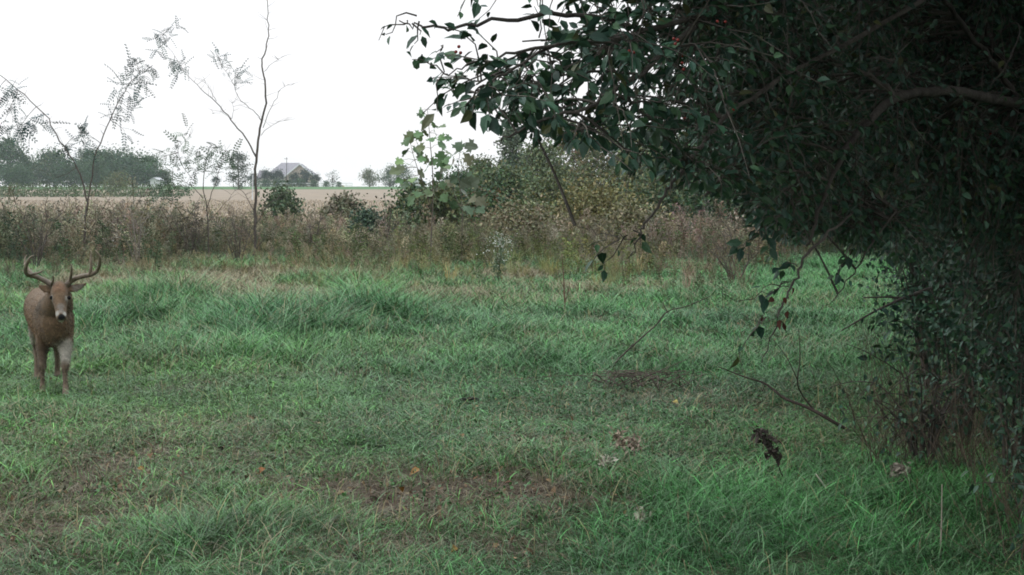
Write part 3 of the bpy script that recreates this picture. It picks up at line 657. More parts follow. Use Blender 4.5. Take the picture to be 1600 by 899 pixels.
# leafless shrubs standing in the weeds
def bare_shrub(px, Y, h, n, label, seed, col=(.085, .07, .06), wid=.55):
    r = np.random.default_rng(seed); loc = far_loc(px, Y); t0 = thing('bare_shrub', loc, label, 'shrub', 'leafless shrubs in the weeds'); o = np.array(t0.location); tr = MB(); tw = MB()
    for k in range(n):
        a = r.uniform(0, 6.3); q = r.uniform(.2, 1) * h * wid; e = np.array([math.cos(a) * q, math.sin(a) * q, h * r.uniform(.6, 1.05)])
        L = bez(np.array([math.cos(a), math.sin(a), 0]) * .05 - [0, 0, .06], np.array([e[0] * .35, e[1] * .35, e[2] * .6]), e, 9) + r.normal(size=(9, 3)) * .015
        tr.tube(L + o, [.016, .004], 4, col)
        for m in range(9):
            s = L[r.integers(2, 9)]; e2 = s + unit(np.array([r.normal() * .8, r.normal() * .8, r.uniform(.1, 1)])) * r.uniform(.15, .5)
            tw.tube(bez(s, (s + e2) / 2 + r.normal(size=3) * .04, e2, 5) + o, [.007, .003], 3, col, cap=False)
    tr.build('stems', M_BARK, t0, True); tw.build('twigs', M_BARK, t0)
for a in ((55, 36, 1.6, 9, 'thin leafless shrub in the weeds behind the antlers', 201), (215, 36.5, 1.5, 8, 'leafless grey shrub in the weeds right of the leaning sapling', 202, (.17, .145, .125)), (300, 39, 1.5, 10, 'leafless shrub at the foot of the spreading sapling', 203),
          (372, 38, 1.3, 8, 'dark leafless shrub at the foot of the forked sapling', 204), (490, 41, 1.3, 8, 'leafless shrub in the weeds between the forked and the lobed sapling', 205), (600, 40, 1.5, 6, 'thin leafless shrub left of the lobed sapling', 206), (1150, 30.5, 1.1, 8, 'leafless brown shrub at the right end of the dead weeds', 207)):
    bare_shrub(*a)
# lobed-leaf sapling
def lobed_sapling(label, base_px, Y, stems, leaves, pal, size):
    loc = far_loc(base_px, Y); t0 = thing('lobed_sapling', loc, label, 'sapling'); tr = MB(); cr = MB(); allp = []
    for k, (pts, r0, r1) in enumerate(stems):
        L = px_line(pts, Y)
        if k == 0: L = np.vstack([loc - [0, 0, .08], L])
        tr.tube(L, [r0, r1], 6, (.12, .10, .08)); allp.append(L)
    A = np.vstack(allp)
    leaves = leaves + [(a + rng.normal() * 9, b + rng.normal() * 9) for a, b in leaves[::5]]
    for px, py in leaves:
        e = P(px, py, Y + rng.normal() * .25); s = A[np.argmin(((A - e) ** 2).sum(1))]
        tr.tube([s, (s + e) / 2 + [0, 0, .03], e], [.006, .003], 4, (.12, .10, .05))
        d = unit((e - s) * np.array([1, 1, .3]) + rng.normal(size=3) * .12 + [0, 0, -.1]); nr = unit(np.array([rng.normal() * .4, -.9, .55 + rng.normal() * .3]))
        c = np.asarray(pal)[rng.integers(0, len(pal))] * rng.lognormal(0, .18)
        cr.scatter(BV, [], BT, e[None], frames(d[None], nr[None]), np.array([size * rng.uniform(.75, 1.2)]), c[None])
    tr.build('trunk', M_BARK, t0, True); cr.build('crown', M_LEAF, t0)
lobed_sapling('upright sapling with big lobed green leaves against the sky', 676, 36,
        [([(672, 425), (674, 370), (676, 320), (676, 270), (672, 220), (668, 172)], .028, .006), ([(675, 330), (660, 285), (645, 240), (638, 205)], .014, .004), ([(676, 310), (690, 270), (694, 240)], .012, .004)],
        [(662, 178), (672, 172), (666, 190), (676, 190), (664, 203), (678, 205), (672, 216), (686, 212), (684, 226), (694, 216), (640, 205), (646, 212), (634, 216), (650, 220), (636, 238), (646, 236), (630, 250), (652, 250), (640, 258),
         (690, 236), (698, 245), (684, 250), (664, 232), (660, 248), (668, 262), (684, 268), (694, 262), (652, 268), (646, 278), (660, 282), (676, 284), (690, 284), (668, 296), (640, 290), (655, 300), (682, 300), (630, 282), (648, 308), (664, 312), (690, 304), (625, 266)],
        [(.07, .14, .05), (.08, .15, .055), (.065, .13, .045), (.09, .14, .05), (.10, .125, .055)], .255)
lobed_sapling('smaller sapling with lobed leaves just right of the taller lobed one', 722, 37,
        [([(720, 425), (722, 370), (722, 320), (716, 270), (720, 228)], .02, .005), ([(722, 330), (708, 300), (702, 275)], .01, .003)],
        [(716, 222), (726, 228), (716, 238), (728, 240), (710, 252), (722, 262), (702, 258), (700, 272), (714, 278), (728, 274), (706, 292), (720, 298), (732, 290), (735, 310), (712, 314), (742, 300), (728, 322), (745, 325)],
        [(.055, .10, .045), (.07, .09, .05), (.09, .09, .045)], .29)

# ------------------------------------------------------------------ the big tree overhanging the right half
def pl(pts, k=4):
    s = smooth_line(pts, k); return np.array([P(a, b, c) for a, b, c in s])
BK = (.075, .066, .058)
ot = thing('overhanging_tree', ground(4.25, 10.0), 'large dark-leaved tree with drooping branches filling the upper right', 'tree')
trk = MB()
tb = ground(4.25, 10.0)
trk.tube(smooth_line([tb - [0, 0, .15], tb + [-.05, -.1, 1.2], tb + [-.25, -.4, 2.3], tb + [-.5, -.8, 3.5], tb + [-.4, -.9, 5.2]], 5), [.17, .13, .11, .08, .04], 10, BK)
tb2 = tb + [.35, .3, -.1]
trk.tube(smooth_line([tb2, tb2 + [.05, .2, 1.5], tb2 + [-.3, .3, 3.2], tb2 + [-.2, .5, 5.5]], 5), [.12, .1, .07, .03], 8, BK)
trk.build('trunk', M_BARK, ot, True)
LIMBS = [
    ([(1730, 215, 9.5), (1650, 178, 9.1), (1590, 162, 8.7), (1520, 149, 8.2), (1450, 143, 7.7), (1395, 160, 7.35), (1345, 200, 7.1), (1312, 248, 6.9), (1290, 305, 6.75), (1272, 350, 6.65), (1262, 385, 6.6)], [.055, .05, .04, .028, .016, .008]),
    ([(1330, 335, 6.6), (1292, 368, 6.4), (1256, 405, 6.3), (1240, 440, 6.25), (1222, 482, 6.2), (1206, 520, 6.2), (1188, 565, 6.2)], [.009, .010, .009, .006, .003]),
    ([(1405, 155, 7.4), (1370, 125, 7.4), (1320, 102, 7.2), (1250, 88, 7.0)], [.03, .022, .014, .006]),
    ([(1290, 282, 6.8), (1250, 270, 6.6), (1205, 268, 6.4), (1160, 280, 6.2), (1105, 304, 6.0)], [.012, .009, .006, .003]),
    ([(1312, 248, 6.9), (1282, 230, 6.7), (1248, 222, 6.6), (1205, 212, 6.4)], [.011, .009, .006, .003]),
    ([(1325, 228, 7.0), (1290, 195, 6.9), (1235, 178, 6.8), (1200, 165, 6.7)], [.011, .008, .005, .003]),
    ([(1590, 162, 8.7), (1558, 105, 8.6), (1500, 35, 8.4), (1462, -30, 8.2), (1440, -160, 8.0)], [.03, .026, .022, .015]),
    ([(1660, 120, 9.3), (1570, 95, 9.0), (1540, 40, 8.9), (1530, -60, 8.8)], [.035, .03, .02]),
    ([(1720, 20, 9.4), (1520, -40, 8.2), (1300, -30, 6.9), (1110, 20, 5.9), (950, 60, 5.3), (810, 82, 5.0), (720, 108, 4.85), (690, 120, 4.8)], [.05, .036, .024, .018, .014, .008, .004, .002]),
    ([(1500, -35, 8.1), (1320, 70, 7.0), (1190, 140, 6.2), (1120, 200, 5.9), (1075, 255, 5.6), (1052, 285, 5.5), (1028, 322, 5.5), (1006, 356, 5.5), (994, 376, 5.5), (988, 402, 5.5)], [.022, .018, .014, .014, .01, .008, .006, .003]),
    ([(1110, 20, 5.9), (1000, 110, 5.4), (930, 160, 5.2), (850, 190, 5.0), (800, 210, 5.0), (772, 226, 5.0)], [.02, .014, .009, .006, .003]),
    ([(1000, 45, 5.4), (880, 20, 5.0), (770, 36, 4.8), (690, 40, 4.7), (655, 42, 4.7), (622, 32, 4.7)], [.014, .012, .008, .006, .003]),
    ([(860, 75, 5.1), (790, 110, 4.9), (740, 150, 4.8), (722, 185, 4.8)], [.009, .007, .005, .002]),
    ([(1400, 330, 7.6), (1352, 395, 7.5), (1318, 450, 7.4), (1278, 488, 7.3)], [.008, .007, .005, .002]),
    ([(994, 376, 5.5), (965, 366, 5.5), (935, 362, 5.5), (898, 352, 5.5)], [.003, .0025, .002]),
    ([(1232, 448, 6.25), (1205, 452, 6.2), (1170, 470, 6.2), (1130, 460, 6.1)], [.004, .003, .002]),
    ([(1225, 475, 6.2), (1195, 505, 6.1), (1150, 488, 6.1)], [.003, .002, .002]),
    ([(1550, 60, 8.8), (1590, 35, 8.2), (1580, 90, 7.9), (1545, 140, 7.8)], [.009, .006, .004]),
]
LP = []
for pts, rad in LIMBS:
    L = pl(pts, 5); mb = MB()
    jit = rng.normal(size=L.shape) * .006; jit[0] = 0; L = L + jit
    mb.tube(L, np.array(rad) * .62, 8, np.array(BK) * (.55 if pts[0][1] in (162, 120) and len(rad) < 5 else rng.uniform(.85, 1.2))); LP.append(L); mb.build('limb', M_BARK, ot, True)
LIMB = np.vstack(LP); LIMBU = LIMB[proj(LIMB)[1] < -5]
def ybot(px):
    return np.interp(px, [622, 632, 648, 668, 672, 690, 740, 800, 860, 940, 980, 1020, 1060, 1120, 1160, 1200, 1240, 1300, 1330, 1420, 1440, 1480, 1600, 1760, 2600],
                     [20, 48, 40, 60, 105, 160, 182, 200, 210, 232, 255, 270, 285, 304, 320, 372, 388, 372, 392, 408, 460, 510, 540, 560, 600])
def inside(p, jit=12):
    px, py = proj(p)
    n = noise(px, py, 26, 51) - .5
    return (py < ybot(px) + n * 2.2 * jit) & (px > 622 + 40 * sstep(0, -500, py)) & (p[:, 2] < 6.2)
crown = MB(); twig = MB(); berries = []
LEAFC = np.array([(.026, .066, .040), (.031, .080, .044), (.024, .062, .043), (.040, .090, .040)])
nsub = 0; tries = 0
TW = [1.0]
def leaf_twig(p0, d, L, nl, size, keep=None, depthfade=1.0):
    k = 6; t = np.linspace(0, 1, k)[:, None]
    pts = p0 + d * L * t + np.array([0, 0, -.30 * L]) * t ** 2 + np.cumsum(rng.normal(size=(k, 3)) * .012, 0)
    u = np.sort(rng.uniform(.08, 1, nl)); lp = np.stack([np.interp(u, t[:, 0], pts[:, i]) for i in range(3)], -1)
    m = inside(lp) if keep is None else keep(lp)
    last = u[m].max() if m.any() else 0
    if last <= 0: return
    kk = max(2, int(math.ceil(last * (k - 1))) + 1); twig.tube(pts[:kk], [.0035, .0014], 3, np.array(BK) * rng.uniform(.8, 1.9), cap=False)
    lp = lp[m]; n = len(lp)
    side = unit(np.cross(d, [0, 0, 1.0]))[None] * np.where(np.arange(n) % 2 == 0, 1, -1)[:, None]
    ld = unit(d[None] * .6 + side * .8 + rng.normal(size=(n, 3)) * .35 + np.array([0, 0, -.45]))
    nr = unit(rng.normal(size=(n, 3)) * .6 + np.array([0, 0, 1.0]))
    sc = size * rng.uniform(.5, 1.35, n)
    c = LEAFC[rng.integers(0, 4, n)] * rng.lognormal(0, .2, (n, 1))
    old = rng.random(n) < .035; c[old] = np.array([.07, .08, .028]) * rng.uniform(.5, 1.3, (old.sum(), 1))
    crown.scatter(LV, LQ, LT, lp + ld * .012, frames(ld, nr), np.stack([sc, sc * .62, sc], -1), c)
    if rng.random() < .03: berries.append(lp[-1])
while nsub < 720 and tries < 24000:
    tries += 1
    px = rng.uniform(620, 1850); py = rng.uniform(-1000, 540) if rng.random() < .45 else rng.uniform(-120, 540)
    y0 = np.interp(px, [620, 1000, 1200, 1260, 1330, 1500, 1850], [4.5, 4.9, 5.9, 7.1, 7.6, 8.5, 8.9]); y1 = np.interp(px, [620, 800, 1000, 1250, 1500, 1850], [5.1, 5.7, 7.2, 9.5, 11.5, 12])
    e = P(px, py, rng.uniform(y0, y1))
    if not inside(e[None], 0)[0] or e[2] > 6: continue
    if rng.random() > np.interp(px, [620, 700, 800, 950, 1100, 1300], [.10, .22, .36, .50, .70, 1.0]): continue
    if py < 0: s = LIMBU[np.argmin(((LIMBU - e) ** 2).sum(1) + rng.random(len(LIMBU)) * .3)]
    else: s = LIMB[np.argmin(((LIMB - e) ** 2).sum(1) + rng.random(len(LIMB)) * .3)]
    path = bez(s, (s + e) / 2 + np.array([0, 0, .12 * np.linalg.norm(e - s)]), e, 8)
    r0 = min(.014, .004 + .005 * np.linalg.norm(e - s))
    trk_c = MB(); twig.tube(path, [r0, .003], 4, np.array(BK) * rng.uniform(.7, 1.1), cap=False)
    gd = unit(e - s)
    for k in range(int(np.interp(px, [650, 1000, 1150], [5, 7, 18]))):
        f = rng.uniform(.35, 1.0); p0 = path[int(f * 7)]
        if not inside(p0[None], 4)[0]: p0 = e
        d = unit(gd * .45 + rng.normal(size=3) * .75 + np.array([-.25, -.1, -.12]))
        leaf_twig(p0, d, rng.uniform(.22, .55) * (.75 if px < 1000 else 1), 10, .056 if px < 1050 else .045)
    nsub += 1
# unseen extra crown over the camera's right, added to shade the canopy and near lawn
over = lambda p: (p[:, 2] > H + .8 + .15 * np.maximum(p[:, 1], 0)) | (p[:, 0] > .37 * np.maximum(p[:, 1], 0) + .6)
LIMB2 = LIMB[(LIMB[:, 2] > H + .2 + .12 * LIMB[:, 1]) | (LIMB[:, 0] > 3.2)]
for q in range(520):
    if q % 4: e = np.array([rng.uniform(.2, 5.5), rng.uniform(-2.5, 9.5), 0]); e[2] = rng.uniform(H + 1.1 + .15 * max(0, e[1]), 6.8)
    else: e = np.array([0, rng.uniform(1.0, 9.0), rng.uniform(.9, 6)]); e[0] = .37 * e[1] + rng.uniform(1.0, 3.2)
    s = LIMB2[np.argmin(((LIMB2 - e) ** 2).sum(1) + rng.random(len(LIMB2)) * .3)]
    path = bez(s, (s + e) / 2 + np.array([.2, 0, .16 * np.linalg.norm(e - s)]), e, 9)
    if not over(path[3:]).all() or (~over(path[1:]) & (path[1:, 1] < 6)).any(): continue
    twig.tube(path, [min(.02, .005 + .004 * np.linalg.norm(e - s)), .003], 4, np.array(BK), cap=False); gd = unit(e - s)
    for k in range(15):
        leaf_twig(path[int(rng.uniform(.4, 1) * 8)], unit(gd * .4 + rng.normal(size=3) * .8 + [0, 0, -.1]), rng.uniform(.25, .6), 10, .105, over)
# leaves on the thin visible twigs that hang free
free = lambda p: np.ones(len(p), bool)
for px, py, Y, n in ((642, 36, 4.7, 3), (656, 38, 4.7, 2), (690, 80, 4.8, 4), (705, 120, 4.8, 4), (985, 372, 5.5, 3), (968, 372, 5.5, 2), (1190, 375, 6.5, 6), (1240, 420, 6.3, 3), (1230, 445, 6.25, 3), (1190, 495, 6.15, 3), (1195, 350, 6.5, 5), (1215, 335, 6.5, 5), (1330, 385, 7.4, 5)):
    for q in range(2): leaf_twig(P(px, py, Y), unit(rng.normal(size=3) * .6 + [-.5, 0, -.5]), .07 if px < 660 else .14, n, .045 if px < 660 else .055, free)
crown.build('crown', M_LEAF, ot); twig.build('twigs', M_BARK, ot)
# dry reddish leaves caught on the hanging branch, and red fruits
mb = MB(); p = P(1214, 492, 6.18) + rng.normal(size=(9, 3)) * np.array([.03, .03, .05])
mb.scatter(LV, LQ, LT, p, frames(unit(rng.normal(size=(9, 3)) * .5 + [0, 0, -1]), rdir(9)), np.tile([.042, .028, .042], (9, 1)) * rng.uniform(.7, 1.2, (9, 1)), np.tile([.10, .04, .028], (9, 1)) * rng.uniform(.5, 1.2, (9, 1)))
mb.build('withered_leaves', M_DRY, ot)['label'] = 'withered reddish leaves hanging on the drooping branch'
ico = bmesh_v = None
import bmesh
bm = bmesh.new(); bmesh.ops.create_icosphere(bm, subdivisions=2, radius=1); IV = np.array([v.co[:] for v in bm.verts]); IT = [[v.index for v in f.verts] for f in bm.faces]; bm.free()
spots = [P(712, 74, 4.75), P(1057, 62, 5.0), P(1068, 96, 5.2), P(1076, 186, 5.4), P(990, 85, 5.0), P(1125, 38, 5.5), P(1145, 165, 5.6)] + [b for b in berries if proj(b)[1][0] > -60][:14]
for b in spots:
    for q in range(rng.integers(2, 5)):
        mb = MB(); mb.add(b + rng.normal(size=3) * .012 + IV * .0058, None, IT, np.array([.24, .025, .018]) * rng.uniform(.7, 1.2))
        mb.build('berry', M_BERRY, ot, True)

# trees standing behind it, closing the right side
def dense_tree(name, loc, label, h, cw, base, n, leaf, seed, cut=None, group=None, off=0.0):
    r = np.random.default_rng(seed); t0 = thing(name, loc, label, 'tree', group); o = np.array(t0.location); tr = MB(); cr = MB()
    for q in range(3):
        a = r.uniform(0, 6.3); lean = np.array([math.cos(a) - 1.6 * off, math.sin(a), 0]) * r.uniform(.1, .5)
        T = bez(np.array([0, 0, -.1]) + lean * .2, lean * 1.2 + [0, 0, h * .4], lean * 2.2 + [0, 0, h * .85], 9)
        tr.tube(T + o, [.09, .07, .02], 7, BK)
        for k in range(16):
            f = r.uniform(.12, .95); s = T[int(f * 8)]; az = r.uniform(0, 6.3)
            e = s + np.array([math.cos(az), math.sin(az), r.uniform(-.3, .5)]) * cw * .4 * r.uniform(.5, 1)
            tr.tube(bez(s, (s + e) / 2 + [0, 0, .25], e, 7) + o, [.03, .006], 5, BK)
    g = r.normal(size=(70, 3)) * np.array([cw * .27, cw * .27, h * .24]) + [-off, 0, base + (h - base) * .45]
    ci = r.integers(0, 70, n); p = g[ci] + r.normal(size=(n, 3)) * .34
    p = p[p[:, 2] > base]
    if cut is not None: p = p[cut(p + o)]
    n = len(p); c = LEAFC[r.integers(0, 4, n)] * r.lognormal(0, .22, (n, 1)); sc = leaf * r.uniform(.6, 1.3, n)
    cr.scatter(DV, DQ, [], p + o, frames(unit(r.normal(size=(n, 3)) + [0, 0, -.5]), unit(r.normal(size=(n, 3)) * .5 + [0, 0, 1])), np.stack([sc, sc * .6, sc], -1), c)
    tr.build('trunk', M_BARK, t0, True); cr.build('crown', M_LEAF, t0); return t0
def under(p):
    px, py = proj(p); return py < np.interp(px, [1050, 1130, 1200, 1300, 1420, 1445, 1500, 1700], [270, 300, 355, 372, 400, 520, 600, 700]) + 14 * (noise(px, py, 18, 61) - .5)
for X_, Y_, h, cw, bs, n, sd_, lab in ((5.3, 13.5, 6.5, 4.0, 1.4, 19000, 71, 'dense dark tree directly behind the arching limb'), (5.0, 14.0, 7.0, 4.2, .3, 17000, 72, 'dense dark tree behind the right-hand shrubs'),
                                (6.4, 18.0, 7.0, 4.2, 1.5, 15000, 73, 'dense dark tree further back beyond the arching limb'), (6.7, 18.5, 7.5, 4.6, .2, 15000, 74, 'dense dark tree at the far right edge behind the thicket'),
                                (8.6, 25.0, 8.0, 6.0, .2, 15000, 75, 'dark tree beyond the right-hand end of the shaded lawn')):
    dense_tree('woodland_tree', ground(X_, Y_), lab, h, cw, bs, n, .10, sd_, under, 'trees behind the overhanging canopy', 1.9 if sd_ in (71, 73) else 0)

# shrubs and tangle at the lower right
def shrub(loc, label, h, rad, n, seed, dead=70):
    r = np.random.default_rng(seed); t0 = thing('shrub', loc, label, 'shrub', 'shrubs at the right edge of the lawn'); o = np.array(t0.location); st = MB(); fo = MB(); dt = MB(); tips = []
    for k in range(15):
        a = r.uniform(0, 6.3); e = np.array([math.cos(a) * rad * r.uniform(.3, 1.1), math.sin(a) * rad * r.uniform(.3, 1.1), h * r.uniform(.55, 1.05)])
        L = bez(np.array([math.cos(a), math.sin(a), 0]) * .06 - [0, 0, .05], np.array([e[0] * .3, e[1] * .3, e[2] * .8]), e, 8); st.tube(L + o, [.012, .003], 5, BK)
        for q in range(6):
            s = L[r.integers(2, 8)]; e2 = s + unit(r.normal(size=3) + [0, 0, -.1]) * r.uniform(.2, .5); st.tube(bez(s, (s + e2) / 2 + [0, 0, .05], e2, 5) + o, [.005, .002], 4, BK); tips += [s, (s + e2) / 2, e2]
    tips = np.array(tips); ci = r.integers(0, len(tips), n); p = tips[ci] + r.normal(size=(n, 3)) * .10; p = p[p[:, 2] > .08]; n = len(p)
    c = LEAFC[r.integers(0, 4, n)] * r.lognormal(0, .25, (n, 1)) * 1.1; sc = r.uniform(.03, .07, n)
    fo.scatter(LV, LQ, LT, p + o, frames(unit(r.normal(size=(n, 3)) + [0, 0, -.6]), unit(r.normal(size=(n, 3)) * .5 + [0, -.2, 1])), np.stack([sc, sc * .62, sc], -1), c)
    st.build('stems', M_BARK, t0, True); fo.build('foliage', M_LEAF, t0)
    for k in range(dead):
        a = r.uniform(0, 6.3); q = r.uniform(.4, 1.15) * rad; s = np.array([math.cos(a) * q, math.sin(a) * q, -.02]); e = s + np.array([r.normal() * .25, r.normal() * .25, r.uniform(.3, 1.0)])
        dt.tube(bez(s, (s + e) / 2 + r.normal(size=3) * .1, e, 6) + o, [.003, .0012], 3, np.array([.13, .10, .075]) * r.uniform(.5, 1.4), cap=False)
    dt.build('dead_stems', M_DRY, t0); return t0
for X_, Y_, h, rad, n, sd_, lab in ((3.35, 9.0, 1.25, .45, 1500, 81, 'leafy dark shrub at the lower right corner of the clearing'), (3.55, 10.4, 1.6, .6, 2200, 82, 'taller leafy shrub under the trunk of the overhanging tree'),
                              (3.75, 12.3, 1.7, .6, 2200, 83, 'dark shrub with tangled dead stems beside the lawn edge'), (4.15, 14.6, 1.9, .65, 2200, 84, 'dark shrub under the drooping leaf curtain on the right'),
                              (4.9, 17.6, 2.1, .8, 2200, 85, 'furthest dark shrub along the shaded lawn edge'), (3.0, 7.9, .8, .28, 600, 86, 'small shrub with broad leaves nearest at the right frame edge'), (4.5, 11.4, 2.2, .9, 2400, 87, 'big dark shrub behind the lower right shrubs'),
                              (3.05, 10.9, .75, .4, 350, 88, 'sparse brownish shrub where the lawn meets the right thicket')):
    shrub(ground(X_, Y_), lab, h, rad, n, sd_, 110 if sd_ in (88, 83, 81) else 60)
# branch of broad leaves reaching out over the lawn
sp = thing('leafy_sprout', ground(3.72, 13.0), 'slender leafy sprout leaning out of the thicket over the lawn', 'sprout'); mb = MB(); fo = MB()
for pts in ([(1462, 640, 13.0), (1450, 570, 12.8), (1410, 548, 12.6), (1360, 552, 12.4)], [(1455, 600, 12.9), (1430, 520, 12.8), (1390, 498, 12.6), (1375, 500, 12.6)], [(1458, 620, 12.9), (1440, 500, 12.9), (1425, 470, 12.8)]):
    L = pl(pts, 5); mb.tube(L, [.009, .002], 4, BK); p = np.repeat(L[5:], 7, 0) + rng.normal(size=((len(L) - 5) * 7, 3)) * .06; n = len(p)
    sc = rng.uniform(.05, .095, n); fo.scatter(LV, LQ, LT, p, frames(unit(rng.normal(size=(n, 3)) + [-.4, 0, -.5]), unit(rng.normal(size=(n, 3)) * .5 + [0, 0, 1])), np.stack([sc, sc * .65, sc], -1), LEAFC[rng.integers(0, 4, n)] * rng.lognormal(0, .2, (n, 1)))
mb.tube([ground(3.72, 13.0) - [0, 0, .05], P(1462, 640, 13.0)], [.012, .009], 5, BK)
mb.build('stems', M_BARK, sp, True); fo.build('foliage', M_LEAF, sp)

# ------------------------------------------------------------------ fallen and dead wood in the grass
def wood(name, label, cat, lines, col, mat=M_BARK, sides=6):
    mb = MB()
    for pts, rad in lines: mb.tube(pl(pts, 5), rad, sides, np.array(col) * rng.uniform(.85, 1.15))
    return tag(mb.build(name, mat, smooth=True), label, cat)
def gz(px, py): g = G(px, py); return (px, py, g[1])
yA = G(1335, 675)[1]
wood('fallen_branch', 'dark dead branch with upright twigs rising from the grass on the right', 'branch',
     [([(1338, 680, yA), (1300, 658, yA), (1262, 637, yA + .1), (1225, 622, yA + .2), (1196, 600, yA + .3), (1160, 588, yA + .35), (1122, 573, yA + .4)], [.016, .015, .012, .008, .004]),
      ([(1275, 645, yA + .1), (1254, 618, yA + .1), (1246, 596, yA), (1250, 560, yA), (1248, 512, yA)], [.008, .006, .003]), ([(1247, 596, yA), (1230, 560, yA), (1212, 535, yA)], [.005, .002]),
      ([(1336, 678, yA), (1334, 650, yA), (1326, 628, yA)], [.009, .004]), ([(1196, 600, yA + .3), (1190, 612, yA + .3), (1180, 600, yA + .3)], [.004, .002])], (.055, .042, .036))
yB = G(950, 582)[1]
wood('bent_twig', 'long thin bare twig arching out of the grass in the lawn', 'twig',
     [([(948, 584, yB), (968, 560, yB), (1000, 530, yB), (1025, 508, yB), (1043, 487, yB), (1075, 478, yB), (1112, 462, yB)], [.012, .010, .008, .004]), ([(1043, 487, yB), (1036, 474, yB), (1046, 466, yB)], [.006, .003]),
      ([(1000, 530, yB), (985, 540, yB), (968, 535, yB)], [.005, .002])], (.10, .085, .07))
yC = G(1000, 606)[1]
wood('brush_pile', 'low tangle of dead brown twigs lying in the green lawn', 'brush',
     [([(a, 606 - abs(rng.normal()) * 3, yC + rng.normal() * .3), (a + rng.normal() * 25, 590 - rng.random() * 12, yC), (a + rng.normal() * 50, 578 + rng.random() * 22, yC + rng.normal() * .3)], [.005, .002]) for a in rng.uniform(940, 1090, 46)] +
     [([(985, 600, yC), (1030, 580, yC), (1072, 562, yC)], [.008, .003])], (.12, .095, .08), M_DRY, 4)
yD = G(881, 488)[1]
wood('dead_stalk', 'upright dead woody stalk standing at the far side of the lawn', 'stalk', [([(883, 490, yD), (882, 460, yD), (880, 425, yD), (878, 398, yD)], [.022, .012, .006]), ([(882, 475, yD), (888, 455, yD), (890, 440, yD)], [.01, .004]), ([(881, 450, yD), (872, 430, yD)], [.008, .003])], (.13, .085, .06))
yE = G(1285, 768)[1]
wood('pale_stick', 'short pale bleached stick lying slanted in the dark grass', 'stick', [([(1296, 770, yE), (1286, 756, yE + .02), (1275, 741, yE + .05)], [.006, .006, .004])], (.55, .50, .42), M_DRY)
yF = G(1470, 868)[1]
wood('pale_reed', 'thin pale upright reed at the lower right corner', 'reed', [([(1469, 868, yF), (1471, 820, yF), (1472, 757, yF)], [.005, .003])], (.30, .26, .22), M_DRY)
yG = G(742, 624)[1]
wood('dark_stick', 'short dark stick lying in the middle of the lawn', 'stick', [([(716, 626, yG), (735, 623, yG), (748, 624, yG)], [.015, .018, .01])], (.035, .03, .03))
# dark dried weed stalk leaning in the near grass
def dried_weed(name, label, cat, base, pts, headn, col, size, spread):
    Y = G(*base)[1]; t0 = thing(name, G(*base), label, cat); st = MB(); hd = MB()
    L = pl([(a, b, Y) for a, b in [base] + pts], 5); st.tube(L, [.006, .003], 5, np.array(col) * .8)
    k = len(L) // 2; p = L[k + rng.integers(0, len(L) - k, headn)] + rng.normal(size=(headn, 3)) * spread
    sc = size * rng.uniform(.5, 1.3, headn)
    hd.scatter(LV, LQ, LT, p, frames(rdir(headn, -.3), rdir(headn)), np.stack([sc, sc * .5, sc], -1), np.array(col) * rng.lognormal(0, .25, (headn, 1)))
    st.build('stem', M_DRY, t0, True); hd.build('seed_fluff', M_DRY, t0); return t0
dried_weed('dried_weed', 'dark brown dried weed stalk leaning in the near right grass', 'weed', (1232, 760), [(1220, 738), (1210, 710), (1198, 688), (1182, 672)], 90, (.05, .04, .035), .06, .022)
for base, pts, col, sz, lab in (((975, 712), [(972, 695), (966, 676)], (.30, .235, .18), .035, 'fluffy pale brown seed head in the grass, largest of the group'), ((990, 716), [(992, 700), (990, 690)], (.27, .21, .17), .03, 'fluffy seed head just right of the largest one'),
                        ((948, 742), [(947, 732), (945, 722)], (.42, .37, .32), .03, 'fluffy whitish seed head lower left of the largest one'), ((1000, 826), [(1001, 817), (1000, 808)], (.42, .37, .31), .028, 'pale seed head lowest in the near grass'), ((1408, 758), [(1407, 745), (1404, 735)], (.22, .19, .16), .04, 'dull fluffy seed head before the right-hand shrubs')):
    dried_weed('seed_head_weed', lab, 'weed', base, pts, 110, col, sz * 1.3, .03)['group'] = 'fluffy seed heads in the lawn'
# white flowering weed in front of the dead weeds
loc = G(778, 442); Yw = loc[1]; fw = thing('flowering_weed', loc, 'tall weed with tiny white flowers before the dead weeds', 'weed'); st = MB(); lf = MB()
for k in range(9):
    e = P(778 + rng.normal() * 14, 366 + rng.random() * 38, Yw + rng.normal() * .15); L = bez(loc - [0, 0, .05], (loc + e) / 2 + rng.normal(size=3) * .05, e, 7); st.tube(L, [.007, .003], 4, (.08, .10, .05))
    n = 30; p = e + rng.normal(size=(n, 3)) * np.array([.09, .09, .11]); fl = MB(); fl.scatter(DV, DQ, [], p, frames(rdir(n), rdir(n, 1)), rng.uniform(.015, .035, n), np.tile([.55, .56, .51], (n, 1))); fl.build('flower_spray', M_DRY, fw)
    n = 26; p = L[rng.integers(1, 7, n)] + rng.normal(size=(n, 3)) * .05; sc = rng.uniform(.06, .12, n); lf.scatter(DV, DQ, [], p, frames(rdir(n), rdir(n, 1)), np.stack([sc, sc * .3, sc], -1), np.tile([.07, .12, .06], (n, 1)))
st.build('stems', M_LEAF, fw); lf.build('leaves', M_LEAF, fw)
